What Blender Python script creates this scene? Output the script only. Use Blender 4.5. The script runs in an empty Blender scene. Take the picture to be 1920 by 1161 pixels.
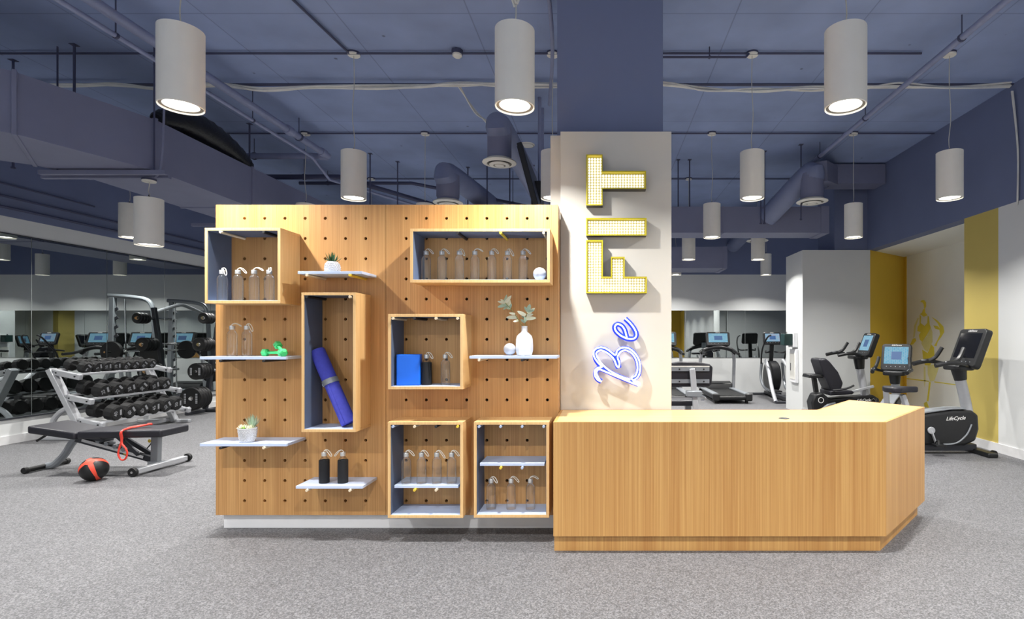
import bpy, bmesh, math, random
from mathutils import Vector, Matrix, Euler
random.seed(7)
PI = math.pi
SC = bpy.context.scene
C = SC.collection

# ------------------------------------------------------------------ camera
CAMH = 1.40          # eye height, metres
FPX = 1000.0         # focal length in pixels of the 1920 wide frame
CX, CY = 1130.0, 632.0   # principal point (shift lens)
cam = bpy.data.cameras.new('camera'); cam.sensor_width = 36.0
cam.lens = FPX/1920*36
cam.shift_x = -(CX-960)/1920; cam.shift_y = (CY-580.5)/1920
cam.clip_start = .05; cam.clip_end = 100
co = bpy.data.objects.new('camera', cam); C.objects.link(co)
co.location = (0, 0, CAMH); co.rotation_euler = (PI/2, 0, 0)
SC.camera = co

# ------------------------------------------------------------------ world, exposure
LAMP_W = 18.0
WORLD = 0.52
w = bpy.data.worlds.new('world'); SC.world = w; w.use_nodes = True
w.node_tree.nodes['Background'].inputs[0].default_value = (.93, .96, 1, 1)
w.node_tree.nodes['Background'].inputs[1].default_value = WORLD
SC.view_settings.view_transform = 'Standard'; SC.view_settings.look = 'None'
SC.view_settings.gamma = 1; SC.view_settings.use_curve_mapping = False
SC.view_settings.exposure = 1.35

def at(u, v, Y):     # the point at depth Y seen at photo position u, v
    return Vector(((u-CX)/FPX*Y, Y, CAMH-(v-CY)/FPX*Y))

# ------------------------------------------------------------------ materials
def lin(c):
    return tuple(((x/255)/12.92 if x/255 <= .04045 else ((x/255+.055)/1.055)**2.4) for x in c)
MATS = {}
def nodes(name):
    m = bpy.data.materials.new(name); m.use_nodes = True
    nt = m.node_tree; b = nt.nodes['Principled BSDF']
    MATS[name] = m
    return m, nt, b
def M(name, rgb, rough=.5, metal=0, var=.06, scale=9, bump=0, bscale=120, spec=.5, coat=0):
    m, nt, b = nodes(name)
    c = lin(rgb)
    tc = nt.nodes.new('ShaderNodeTexCoord')
    no = nt.nodes.new('ShaderNodeTexNoise'); no.inputs['Scale'].default_value = scale; no.inputs['Detail'].default_value = 4
    nt.links.new(tc.outputs['Object'], no.inputs['Vector'])
    rp = nt.nodes.new('ShaderNodeValToRGB')
    rp.color_ramp.elements[0].position = .3; rp.color_ramp.elements[1].position = .7
    rp.color_ramp.elements[0].color = (*[x*(1-var) for x in c], 1)
    rp.color_ramp.elements[1].color = (*[min(1, x*(1+var)) for x in c], 1)
    nt.links.new(no.outputs['Fac'], rp.inputs['Fac']); nt.links.new(rp.outputs['Color'], b.inputs['Base Color'])
    b.inputs['Roughness'].default_value = rough; b.inputs['Metallic'].default_value = metal
    b.inputs['Specular IOR Level'].default_value = spec
    if coat: b.inputs['Coat Weight'].default_value = coat
    if bump:
        n2 = nt.nodes.new('ShaderNodeTexNoise'); n2.inputs['Scale'].default_value = bscale; n2.inputs['Detail'].default_value = 3
        nt.links.new(tc.outputs['Object'], n2.inputs['Vector'])
        bp = nt.nodes.new('ShaderNodeBump'); bp.inputs['Strength'].default_value = bump; bp.inputs['Distance'].default_value = .01
        nt.links.new(n2.outputs['Fac'], bp.inputs['Height']); nt.links.new(bp.outputs['Normal'], b.inputs['Normal'])
    return m
def EM(name, rgb, strength):
    m, nt, b = nodes(name)
    b.inputs['Base Color'].default_value = (*lin(rgb), 1)
    b.inputs['Emission Color'].default_value = (*lin(rgb), 1); b.inputs['Emission Strength'].default_value = strength
    return m
def WOOD(name, light, dark, grain=(120, 120, 1.0), rough=.42):
    m, nt, b = nodes(name)
    tc = nt.nodes.new('ShaderNodeTexCoord'); mp = nt.nodes.new('ShaderNodeMapping')
    mp.inputs['Scale'].default_value = grain
    nt.links.new(tc.outputs['Object'], mp.inputs['Vector'])
    n1 = nt.nodes.new('ShaderNodeTexNoise'); n1.inputs['Scale'].default_value = 1; n1.inputs['Detail'].default_value = 5; n1.inputs['Roughness'].default_value = .6
    nt.links.new(mp.outputs['Vector'], n1.inputs['Vector'])
    mp2 = nt.nodes.new('ShaderNodeMapping'); mp2.inputs['Scale'].default_value = tuple(g*.07 if g > 10 else g*.25 for g in grain)
    nt.links.new(tc.outputs['Object'], mp2.inputs['Vector'])
    n2 = nt.nodes.new('ShaderNodeTexNoise'); n2.inputs['Scale'].default_value = 1; n2.inputs['Detail'].default_value = 3
    nt.links.new(mp2.outputs['Vector'], n2.inputs['Vector'])
    ad = nt.nodes.new('ShaderNodeMath'); ad.operation = 'MULTIPLY_ADD'; ad.inputs[1].default_value = .62
    mu = nt.nodes.new('ShaderNodeMath'); mu.operation = 'MULTIPLY'; mu.inputs[1].default_value = .38
    nt.links.new(n1.outputs['Fac'], ad.inputs[0]); nt.links.new(n2.outputs['Fac'], mu.inputs[0]); nt.links.new(mu.outputs[0], ad.inputs[2])
    rp = nt.nodes.new('ShaderNodeValToRGB'); e = rp.color_ramp.elements
    e[0].position = .36; e[0].color = (*lin(dark), 1); e[1].position = .62; e[1].color = (*lin(light), 1)
    nt.links.new(ad.outputs[0], rp.inputs['Fac']); nt.links.new(rp.outputs['Color'], b.inputs['Base Color'])
    b.inputs['Roughness'].default_value = rough
    return m
def GLASS(name, tint=(.99, .992, .985), edge=(.40, .44, .42), gloss=.10):
    m, nt, b = nodes(name); nt.nodes.remove(b)
    out = nt.nodes['Material Output']
    lw = nt.nodes.new('ShaderNodeLayerWeight'); lw.inputs['Blend'].default_value = .42
    rp = nt.nodes.new('ShaderNodeValToRGB'); e = rp.color_ramp.elements
    e[0].position = .62; e[0].color = (*tint, 1); e[1].position = .97; e[1].color = (*edge, 1)
    nt.links.new(lw.outputs['Facing'], rp.inputs['Fac'])
    tr = nt.nodes.new('ShaderNodeBsdfTransparent'); nt.links.new(rp.outputs['Color'], tr.inputs['Color'])
    gl = nt.nodes.new('ShaderNodeBsdfGlossy'); gl.inputs['Roughness'].default_value = .06
    lw2 = nt.nodes.new('ShaderNodeLayerWeight'); lw2.inputs['Blend'].default_value = .25
    ma = nt.nodes.new('ShaderNodeMath'); ma.operation = 'MULTIPLY_ADD'; ma.inputs[1].default_value = .4; ma.inputs[2].default_value = gloss*.45
    nt.links.new(lw2.outputs['Fresnel'], ma.inputs[0])
    mx = nt.nodes.new('ShaderNodeMixShader'); nt.links.new(ma.outputs[0], mx.inputs[0])
    nt.links.new(tr.outputs[0], mx.inputs[1]); nt.links.new(gl.outputs[0], mx.inputs[2])
    df = nt.nodes.new('ShaderNodeBsdfDiffuse'); df.inputs['Color'].default_value = (.86, .88, .86, 1)
    m3 = nt.nodes.new('ShaderNodeMixShader'); m3.inputs[0].default_value = .015
    nt.links.new(mx.outputs[0], m3.inputs[1]); nt.links.new(df.outputs[0], m3.inputs[2]); nt.links.new(m3.outputs[0], out.inputs['Surface'])
    return m
def SCREEN(name, ca, cb, strength, dark=(20, 26, 40)):
    # a lit display: menu colours in blocks with a dark window in the middle
    m, nt, b = nodes(name)
    tc = nt.nodes.new('ShaderNodeTexCoord')
    br = nt.nodes.new('ShaderNodeTexBrick'); br.inputs['Scale'].default_value = 3.2
    br.inputs['Color1'].default_value = (*lin(ca), 1); br.inputs['Color2'].default_value = (*lin(cb), 1); br.inputs['Mortar'].default_value = (*lin((225, 235, 245)), 1)
    br.inputs['Mortar Size'].default_value = .012
    nt.links.new(tc.outputs['Generated'], br.inputs['Vector'])
    b.inputs['Base Color'].default_value = (.01, .01, .01, 1); b.inputs['Roughness'].default_value = .12
    nt.links.new(br.outputs['Color'], b.inputs['Emission Color']); b.inputs['Emission Strength'].default_value = strength
    return m

def floor_material():
    m, nt, b = nodes('speckled grey rubber flooring')
    tc = nt.nodes.new('ShaderNodeTexCoord')
    v = nt.nodes.new('ShaderNodeTexVoronoi'); v.inputs['Scale'].default_value = 150
    nt.links.new(tc.outputs['Object'], v.inputs['Vector'])
    sp = nt.nodes.new('ShaderNodeSeparateColor'); nt.links.new(v.outputs['Color'], sp.inputs[0])
    rp = nt.nodes.new('ShaderNodeValToRGB'); e = rp.color_ramp.elements
    e[0].position = 0; e[0].color = (.062, .062, .066, 1); e[1].position = .9; e[1].color = (.196, .196, .205, 1)
    k = rp.color_ramp.elements.new(.55); k.color = (.122, .122, .128, 1)
    nt.links.new(sp.outputs[0], rp.inputs['Fac'])
    n = nt.nodes.new('ShaderNodeTexNoise'); n.inputs['Scale'].default_value = .8; n.inputs['Detail'].default_value = 4
    nt.links.new(tc.outputs['Object'], n.inputs['Vector'])
    rr = nt.nodes.new('ShaderNodeMapRange'); rr.inputs[3].default_value = .93; rr.inputs[4].default_value = 1.07
    nt.links.new(n.outputs['Fac'], rr.inputs[0])
    mx = nt.nodes.new('ShaderNodeVectorMath'); mx.operation = 'SCALE'
    nt.links.new(rp.outputs['Color'], mx.inputs[0]); nt.links.new(rr.outputs[0], mx.inputs['Scale'])
    nt.links.new(mx.outputs[0], b.inputs['Base Color'])
    b.inputs['Roughness'].default_value = .62
    bp = nt.nodes.new('ShaderNodeBump'); bp.inputs['Strength'].default_value = .15; bp.inputs['Distance'].default_value = .002
    nt.links.new(sp.outputs[0], bp.inputs['Height']); nt.links.new(bp.outputs['Normal'], b.inputs['Normal'])
    return m
def ceiling_material():
    # painted concrete with board joints and scattered pits
    m, nt, b = nodes('blue painted concrete soffit')
    tc = nt.nodes.new('ShaderNodeTexCoord')
    n = nt.nodes.new('ShaderNodeTexNoise'); n.inputs['Scale'].default_value = 1.6; n.inputs['Detail'].default_value = 6
    nt.links.new(tc.outputs['Object'], n.inputs['Vector'])
    rp = nt.nodes.new('ShaderNodeValToRGB'); e = rp.color_ramp.elements
    a = lin((147, 164, 204)); e[0].position = .3; e[1].position = .75
    e[0].color = (*[x*.86 for x in a], 1); e[1].color = (*[x*1.1 for x in a], 1)
    nt.links.new(n.outputs['Fac'], rp.inputs['Fac'])
    br = nt.nodes.new('ShaderNodeTexBrick'); br.inputs['Scale'].default_value = 1; br.inputs['Mortar Size'].default_value = .006
    br.inputs['Brick Width'].default_value = 1.22; br.inputs['Row Height'].default_value = 2.44; br.offset = 0
    br.inputs['Color1'].default_value = (1, 1, 1, 1); br.inputs['Color2'].default_value = (.95, .95, .95, 1); br.inputs['Mortar'].default_value = (.68, .68, .7, 1)
    nt.links.new(tc.outputs['Object'], br.inputs['Vector'])
    vo = nt.nodes.new('ShaderNodeTexVoronoi'); vo.inputs['Scale'].default_value = 2.3
    nt.links.new(tc.outputs['Object'], vo.inputs['Vector'])
    r2 = nt.nodes.new('ShaderNodeValToRGB'); e = r2.color_ramp.elements
    e[0].position = .03; e[0].color = (.45, .45, .45, 1); e[1].position = .05; e[1].color = (1, 1, 1, 1)
    nt.links.new(vo.outputs['Distance'], r2.inputs['Fac'])
    m1 = nt.nodes.new('ShaderNodeMixRGB'); m1.blend_type = 'MULTIPLY'; m1.inputs[0].default_value = 1
    nt.links.new(rp.outputs[0], m1.inputs[1]); nt.links.new(br.outputs[0], m1.inputs[2])
    m2 = nt.nodes.new('ShaderNodeMixRGB'); m2.blend_type = 'MULTIPLY'; m2.inputs[0].default_value = 1
    nt.links.new(m1.outputs[0], m2.inputs[1]); nt.links.new(r2.outputs[0], m2.inputs[2])
    nt.links.new(m2.outputs[0], b.inputs['Base Color']); b.inputs['Roughness'].default_value = .75
    return m

FLOOR = floor_material(); CEIL = ceiling_material()
BLUE = M('slate blue wall paint', (108, 118, 150), .7, var=.04, scale=2)
BLUED = M('slate blue metal paint', (126, 135, 166), .55, var=.05, scale=5)
WHITE = M('off white wall paint', (214, 216, 215), .65, var=.02, scale=2)
CREAM = M('warm white pillar paint', (206, 202, 193), .6, var=.02, scale=2)
WHITELIT = M('niche white with light painted in', (238, 239, 233), .65, var=.02, scale=2)  # paler version of WHITE; the colour stands in for light missing in the niche
OLIVE = M('mustard yellow wall paint', (198, 178, 96), .65, var=.03, scale=2)
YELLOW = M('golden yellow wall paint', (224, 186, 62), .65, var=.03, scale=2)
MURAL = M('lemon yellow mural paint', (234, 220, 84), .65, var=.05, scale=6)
MURALP = M('pale lemon mural paint', (232, 228, 160), .65, var=.04, scale=6)
PLINTHW = M('white painted plinth', (225, 226, 228), .5, var=.02)
OAK = WOOD('oak veneer with upright grain', (206, 158, 99), (170, 120, 67))
OAKB = WOOD('oak veneer of the desk front', (206, 160, 96), (178, 126, 68), (115, 115, .8))
OAKT = WOOD('pale oak worktop', (226, 192, 136), (210, 172, 114), (1.1, 110, 110), .34)
OAKE = WOOD('oak box edge', (230, 192, 136), (210, 168, 110), (90, 90, 2))
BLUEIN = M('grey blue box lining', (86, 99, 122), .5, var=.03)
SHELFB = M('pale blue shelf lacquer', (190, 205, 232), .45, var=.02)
HOLE = M('painted hole shade and soil', (12, 8, 6), .9)  # near black: painted shade behind the peg holes, also the pot soil
WSHADE = M('white pendant enamel', (232, 230, 222), .45, var=.015)
TRIM = M('grey lamp trim', (120, 118, 112), .5)
LENS = EM('lit lamp lens', (255, 250, 240), 6.0)
CORD = M('pale cord', (190, 190, 184), .6)
BLACK = M('black plastic', (22, 23, 25), .4, var=.1)
RUBBER = M('black rubber', (11, 11, 12), .5, var=.1, bump=.1)
PAD = M('black vinyl pad', (26, 26, 34), .45, var=.08, bump=.08, bscale=200)
STEEL = M('silver powder coated steel', (176, 178, 182), .38, .25, var=.04)
GREYST = M('grey powder coated steel', (138, 143, 148), .42, .2, var=.04)
BRUSH = M('brushed steel', (214, 214, 212), .32, .55, var=.03)
CHROME = M('chrome', (222, 222, 222), .14, 1, var=.02)
DARKST = M('dark grey steel', (62, 64, 70), .45, .4)
MIRROR = M('mirror glass', (178, 184, 184), .0, 1, var=0)
WTEXT = M('white print', (230, 230, 228), .6)
GTEXT = M('grey print', (150, 152, 156), .6)
GLS = GLASS('clear bottle glass')
STRAP = M('white cotton strap', (232, 228, 216), .7)
STRAPB = M('black cotton strap', (24, 24, 26), .7)
SLEEVE = M('black neoprene sleeve', (20, 20, 23), .75, bump=.15, bscale=300)
GREENDB = M('green vinyl', (66, 205, 118), .42, var=.03)
MATB = M('violet blue foam mat', (70, 74, 184), .8, var=.08, scale=40, bump=.2, bscale=260)
BLOCKB = M('bright blue foam block', (14, 104, 222), .45, var=.03)
CERAM = M('white ceramic', (212, 213, 216), .3, var=.01)
STONE = M('marbled stone', (176, 178, 184), .45, var=.22, scale=14)
LEAFD = M('dark green leaf', (40, 86, 44), .5, var=.25, scale=30)
LEAFG = M('grey green leaf', (176, 200, 176), .6, var=.12, scale=30)
LEAFP = M('pale cream leaf', (236, 238, 212), .6, var=.08, scale=30)
LEAFL = M('lime green leaf', (150, 186, 86), .6, var=.12, scale=30)
STEMG = M('green stem', (134, 150, 84), .6)
PEGW = M('pale wood peg', (226, 208, 178), .5)
PEGY = M('yellow peg', (224, 192, 60), .45)
PEGK = M('charcoal peg', (30, 30, 33), .5)
PEGB = M('blue grey peg', (168, 182, 208), .5)
SIGNY = M('yellow sign enamel', (196, 184, 34), .4, var=.03)
SIGNK = M('charcoal sign return', (70, 68, 62), .5)
SIGNF = M('pale sign face', (176, 170, 128), .5)
BULB = EM('lit bulb', (255, 248, 226), .42)
NEONW = EM('white neon', (236, 246, 255), .62)
NEONB = EM('blue neon backing', (20, 52, 205), .24)
RED = M('red rubber', (222, 62, 48), .45, var=.05)
BALLR = M('orange red ball rubber', (226, 74, 52), .5, var=.05)
DUCTM = M('slate painted duct', (120, 124, 150), .55, var=.05, scale=3)
CABLE = M('cream cable', (222, 222, 218), .6)
PIPE = M('slate painted pipe', (136, 144, 176), .5)
PIPED = M('dark slate conduit', (66, 70, 98), .55)
FOIL = M('black duct liner', (26, 27, 30), .35, bump=.4, bscale=40)
SCRA = SCREEN('lit console screen with blue tiles', (110, 190, 226), (150, 206, 230), .28)
SCRB = SCREEN('lit console screen with pink tiles', (120, 196, 230), (180, 180, 205), .28)
SCRK = M('switched off screen glass', (24, 25, 29), .08, var=0)
SCRD = EM('dark video window', (38, 66, 104), .25)
BASEB = M('white baseboard', (226, 226, 226), .5)

# ------------------------------------------------------------------ mesh helpers
class MB:
    def __init__(s): s.v = []; s.f = []
    def add(s, vs, fs):
        k = len(s.v); s.v += [tuple(p) for p in vs]; s.f += [tuple(i+k for i in f) for f in fs]; return s
    def box(s, x0, x1, y0, y1, z0, z1, mat=None):
        vs = [Vector((x, y, z)) for z in (z0, z1) for y in (y0, y1) for x in (x0, x1)]
        if mat: vs = [mat @ p for p in vs]
        return s.add(vs, [(0,2,3,1), (4,5,7,6), (0,1,5,4), (2,6,7,3), (0,4,6,2), (1,3,7,5)])
    def bar(s, a, b, w, h=None, up=(0,0,1)):      # rectangular bar from a to b
        a, b = Vector(a), Vector(b); h = h or w
        d = (b-a); L = d.length; d.normalize()
        u = Vector(up)
        if abs(d.dot(u)) > .97: u = Vector((1,0,0))
        x = d.cross(u).normalized(); y = x.cross(d).normalized()
        R = Matrix((x, d, y)).transposed().to_4x4(); R.translation = a
        return s.box(-w/2, w/2, 0, L, -h/2, h/2, R)
    def prism(s, poly, h0, h1, mat=None):         # polygon in xy pulled along z
        n = len(poly)
        vs = [Vector((p[0], p[1], h0)) for p in poly]+[Vector((p[0], p[1], h1)) for p in poly]
        if mat: vs = [mat @ p for p in vs]
        fs = [tuple(range(n-1, -1, -1)), tuple(range(n, 2*n))]
        fs += [(i, (i+1) % n, n+(i+1) % n, n+i) for i in range(n)]
        return s.add(vs, fs)
    def lathe(s, prof, n=24, mat=None, cap=True):  # prof: (r, z) from bottom to top
        vs = []; fs = []
        for r, z in prof:
            for i in range(n):
                a = 2*PI*i/n; p = Vector((r*math.cos(a), r*math.sin(a), z)); vs.append(mat @ p if mat else p)
        for k in range(len(prof)-1):
            for i in range(n):
                j = (i+1) % n; fs.append((k*n+i, k*n+j, (k+1)*n+j, (k+1)*n+i))
        if cap:
            if prof[0][0] > 1e-6: fs.append(tuple(range(n-1, -1, -1)))
            if prof[-1][0] > 1e-6: fs.append(tuple((len(prof)-1)*n+i for i in range(n)))
        return s.add(vs, fs)
    def cyl(s, a, b, r, n=16, r2=None):
        a, b = Vector(a), Vector(b); d = b-a
        q = d.to_track_quat('Z', 'Y').to_matrix().to_4x4(); q.translation = a
        return s.lathe([(r, 0), (r if r2 is None else r2, d.length)], n, q)
    def tube(s, pts, r, n=8, closed=False, flat=1.0, up=None):
        pts = [Vector(p) for p in pts]; N = len(pts); vs = []; fs = []
        rs = r if isinstance(r, (list, tuple)) else [r]*N
        prev = None
        for i, p in enumerate(pts):
            a = pts[(i-1) % N] if (closed or i > 0) else p; b = pts[(i+1) % N] if (closed or i < N-1) else p
            t = (b-a).normalized()
            if up is not None:
                x = t.cross(Vector(up)); x = x.normalized() if x.length > 1e-5 else Vector((1,0,0))
            else:
                if prev is None:
                    h = Vector((0,0,1)) if abs(t.z) < .9 else Vector((1,0,0)); x = t.cross(h).normalized()
                else:
                    x = (prev - t*prev.dot(t)); x = x.normalized() if x.length > 1e-5 else prev
            prev = x; y = x.cross(t).normalized()
            for k in range(n):
                an = 2*PI*k/n; vs.append(p + x*(math.cos(an)*rs[i]) + y*(math.sin(an)*rs[i]*flat))
        m = N if closed else N-1
        for i in range(m):
            for k in range(n):
                j = (i+1) % N; l = (k+1) % n; fs.append((i*n+k, i*n+l, j*n+l, j*n+k))
        if not closed: fs += [tuple(range(n-1, -1, -1)), tuple((N-1)*n+k for k in range(n))]
        return s.add(vs, fs)
    def ball(s, c, r, n=20, m=12, sc=(1,1,1), mat=None):
        prof = [(max(1e-7, r*math.sin(PI*k/m)), -r*math.cos(PI*k/m)) for k in range(m+1)]
        T = (mat or Matrix()) @ Matrix.Translation(Vector(c)) @ Matrix.Diagonal((*sc, 1))
        return s.lathe(prof, n, T, cap=False)
    def build(s, name, mat, parent=None, bevel=0, seg=2, smooth=True, angle=35, sub=0):
        me = bpy.data.meshes.new(name); me.from_pydata(s.v, [], s.f); me.validate(); me.update()
        bm = bmesh.new(); bm.from_mesh(me); bmesh.ops.remove_doubles(bm, verts=bm.verts, dist=1e-6)
        bmesh.ops.recalc_face_normals(bm, faces=bm.faces); bm.to_mesh(me); bm.free()
        me.materials.append(mat)
        if smooth:
            me.polygons.foreach_set('use_smooth', [True]*len(me.polygons)); me.set_sharp_from_angle(angle=math.radians(angle))
        o = bpy.data.objects.new(name, me); C.objects.link(o)
        if parent: o.parent = parent
        if bevel:
            bv = o.modifiers.new('bevel', 'BEVEL'); bv.width = bevel; bv.segments = seg; bv.limit_method = 'ANGLE'; bv.angle_limit = math.radians(40)
        if sub:
            sm = o.modifiers.new('subdivision', 'SUBSURF'); sm.levels = sub; sm.render_levels = sub
        return o
def curve(pts, n=8, closed=False):               # Catmull-Rom through the points
    pts = [Vector(p) for p in pts]; N = len(pts); out = []
    seg = N if closed else N-1
    for i in range(seg):
        g = (lambda k: pts[k % N]) if closed else (lambda k: pts[min(max(k, 0), N-1)])
        p0, p1, p2, p3 = g(i-1), g(i), g(i+1), g(i+2)
        for k in range(n):
            t = k/n
            out.append(.5*((2*p1)+(-p0+p2)*t+(2*p0-5*p1+4*p2-p3)*t*t+(-p0+3*p1-3*p2+p3)*t**3))
    if not closed: out.append(pts[-1])
    return out
def inset(poly, d):                              # CCW polygon moved inwards
    n = len(poly); out = []
    for i in range(n):
        p0, p1, p2 = Vector(poly[i-1]), Vector(poly[i]), Vector(poly[(i+1) % n])
        a = (p1-p0).normalized(); b = (p2-p1).normalized()
        na = Vector((-a.y, a.x)); nb = Vector((-b.y, b.x))
        m = (na+nb); m.normalize(); out.append(tuple(p1 + m*(d/max(.2, m.dot(na)))))
    return out
def rrect(w, h, r, n=4):
    out = []
    for cx, cy, a0 in ((w/2-r, h/2-r, 0), (-w/2+r, h/2-r, PI/2), (-w/2+r, -h/2+r, PI), (w/2-r, -h/2+r, 1.5*PI)):
        for k in range(n+1):
            a = a0+PI/2*k/n; out.append((cx+r*math.cos(a), cy+r*math.sin(a)))
    return out
def thing(name, label, cat, loc=(0,0,0), rotz=0, group=None):
    o = bpy.data.objects.new(name, None); C.objects.link(o)
    o.empty_display_size = .05
    o.location = loc; o.rotation_euler = (0, 0, rotz); o['label'] = label; o['category'] = cat
    if group: o['group'] = group
    return o
def tag(o, label, cat, group=None):
    o['label'] = label; o['category'] = cat
    if group: o['group'] = group
    return o
def struct(o, label=None):
    o['kind'] = 'structure'
    if label: o['label'] = label
    return o
def copy_tree(o, parent=None):
    c = o.copy(); C.objects.link(c)
    if parent: c.parent = parent
    for ch in list(o.children): copy_tree(ch, c)
    return c
def dup(root, loc, rotz, label, group=None):
    r = copy_tree(root); r.location = loc; r.rotation_euler = (0, 0, rotz); r['label'] = label
    if group: r['group'] = group
    return r
def text_mesh(body, size, mat, name, parent, M4, shear=0, extrude=.0008, bold=0):
    cu = bpy.data.curves.new(name, 'FONT'); cu.body = body; cu.size = size; cu.align_x = 'CENTER'; cu.align_y = 'CENTER'
    cu.extrude = extrude; cu.shear = shear; cu.offset = bold; cu.resolution_u = 3
    o = bpy.data.objects.new(name, cu); C.objects.link(o)
    dg = bpy.context.evaluated_depsgraph_get(); me = bpy.data.meshes.new_from_object(o.evaluated_get(dg))
    C.objects.unlink(o); bpy.data.objects.remove(o)
    me.materials.clear(); me.materials.append(mat); me.transform(M4)
    t = bpy.data.objects.new(name, me); C.objects.link(t)
    if parent: t.parent = parent
    return t
def frame(origin, xa, ya):                        # matrix with local x along xa, local y along ya
    xa = Vector(xa).normalized(); ya = Vector(ya).normalized(); za = xa.cross(ya)
    m = Matrix((xa, ya, za)).transposed().to_4x4(); m.translation = Vector(origin); return m
# ------------------------------------------------------------------ the room
CEILZ = 4.36; PAINT = 2.97; LX = -7.75; RX = 4.80; NX = 5.93; BY = 13.5; FY = -6.0
def slab(name, b, mat): return struct(MB().box(*b).build(name, mat, smooth=False))
slab('floor', (LX-.3, 7.2, FY-.3, BY+.3, -.2, 0), FLOOR)
slab('ceiling', (LX-.3, 7.2, FY-.3, BY+.3, CEILZ, CEILZ+.25), CEIL)
# left wall: white below the paint line, blue above; the mirror hangs on it
slab('wall_left', (LX-.2, LX-.012, FY, BY, 0, PAINT), WHITE)
slab('wall_left_upper', (LX-.2, LX-.012, FY, BY, PAINT, CEILZ), BLUE)
slab('baseboard_left', (LX-.012, LX+.006, FY, BY, 0, .11), BASEB)
mt = thing('wall_mirror', 'long mirror of tall panels along the left wall behind the dumbbells', 'mirror', (LX, 0, .34))
ys = [1.74, 2.84, 3.94, 5.04, 6.14, 7.24, 8.34, 9.44, 10.54, 11.64, 12.74, BY-.02]
for a, b in zip(ys[:-1], ys[1:]):
    MB().box(-.010, -.002, a+.004, b-.004, 0, 2.40).build('mirror_panel', MIRROR, mt, smooth=False)
MB().box(-.012, .006, 1.74, BY-.02, -.022, 0).build('bottom_channel', DARKST, mt, smooth=False)
MB().box(-.012, .004, 1.74, BY-.02, 2.40, 2.415).build('top_channel', DARKST, mt, smooth=False)
# back wall
slab('wall_back', (LX-.2, 7.2, BY, BY+.2, 0, 2.98), WHITE)
slab('wall_back_upper', (LX-.2, 7.2, BY, BY+.2, 2.98, CEILZ), BLUE)
bm_ = thing('wall_mirror', 'low mirror band on the back wall behind the treadmills', 'mirror', (0, BY, .88))
for i in range(8):
    x0 = -6.9+i*1.5
    MB().box(x0+.003, x0+1.497, -.012, -.003, 0, 1.19).build('mirror_panel', MIRROR, bm_, smooth=False)
# right wall with the niche, its slanted yellow end and the white block
slab('wall_right', (RX, RX+.2, FY, -4.4, 0, PAINT), YELLOW)
slab('wall_right_plain', (RX, RX+.2, -4.4, 6.47, 0, PAINT), WHITE)
slab('wall_right_stripe', (RX, RX+.2, 6.47, 7.08, 0, PAINT), OLIVE)
slab('wall_right_upper', (RX, RX+.2, FY, 9.75, PAINT, CEILZ), BLUE)
slab('wall_niche_return', (RX+.2, NX, 6.9, 7.08, 0, PAINT), WHITELIT)
slab('wall_niche', (NX, NX+.2, 6.9, 10.7, 0, PAINT), WHITELIT)
d = Vector((NX-4.83, .87, 0)).normalized(); nrm = Vector((d.y, -d.x, 0))
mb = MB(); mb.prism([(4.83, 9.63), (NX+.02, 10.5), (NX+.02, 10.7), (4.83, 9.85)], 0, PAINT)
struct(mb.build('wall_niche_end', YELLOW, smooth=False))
slab('ceiling_niche', (RX+.2, NX+.2, 6.9, 10.7, PAINT, PAINT+.15), WHITELIT)
slab('wall_block', (3.61, 4.83, 9.63, 10.5, 0, PAINT), WHITE)
slab('wall_block_upper', (4.2, 4.80, 9.66, 10.4, PAINT, CEILZ), BLUE)
slab('wall_block_rear', (3.80, 6.3, 10.705, 10.75, 0, PAINT), WHITE)
slab('wall_right_far', (6.3, 6.5, 10.7, BY, 0, CEILZ), BLUE)
slab('wall_front', (LX-.2, 2.2, FY-.2, FY, 0, .35), WHITE)
slab('wall_front_panel', (2.2, RX+.2, FY-.2, FY, 0, CEILZ), YELLOW)
slab('baseboard_right', (RX-.015, RX-.001, FY, 7.08, 0, .11), BASEB)
slab('baseboard_niche', (NX-.015, NX-.001, 7.1, 10.4, 0, .11), BASEB)
slab('baseboard_block', (3.59, 4.83, 9.612, 9.629, 0, .11), BASEB)
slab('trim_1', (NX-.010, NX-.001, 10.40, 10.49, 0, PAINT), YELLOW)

# structural pillar with its white cladding
pl = slab('column', (-.355, .47, 4.16, 4.86, 0, CEILZ), BLUE); pl['label'] = 'blue painted square column rising to the ceiling'
cl = thing('column_cladding', 'white boxed cladding around the pillar carrying the lit sign', 'cladding', (0, 4.1, 0)); 
MB().box(-.32, .521, -.06, 0, 0, 2.957).build('front_panel', CREAM, cl, bevel=.002)
MB().box(-.402, .521, .0005, .055, 0, 2.95).build('back_panel', CREAM, cl, bevel=.002)
for x0, x1 in ((-.402, -.36), (.475, .521)): MB().box(x0, x1, .056, .80, 0, 2.95).build('side_panel', CREAM, cl, bevel=.002)

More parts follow.
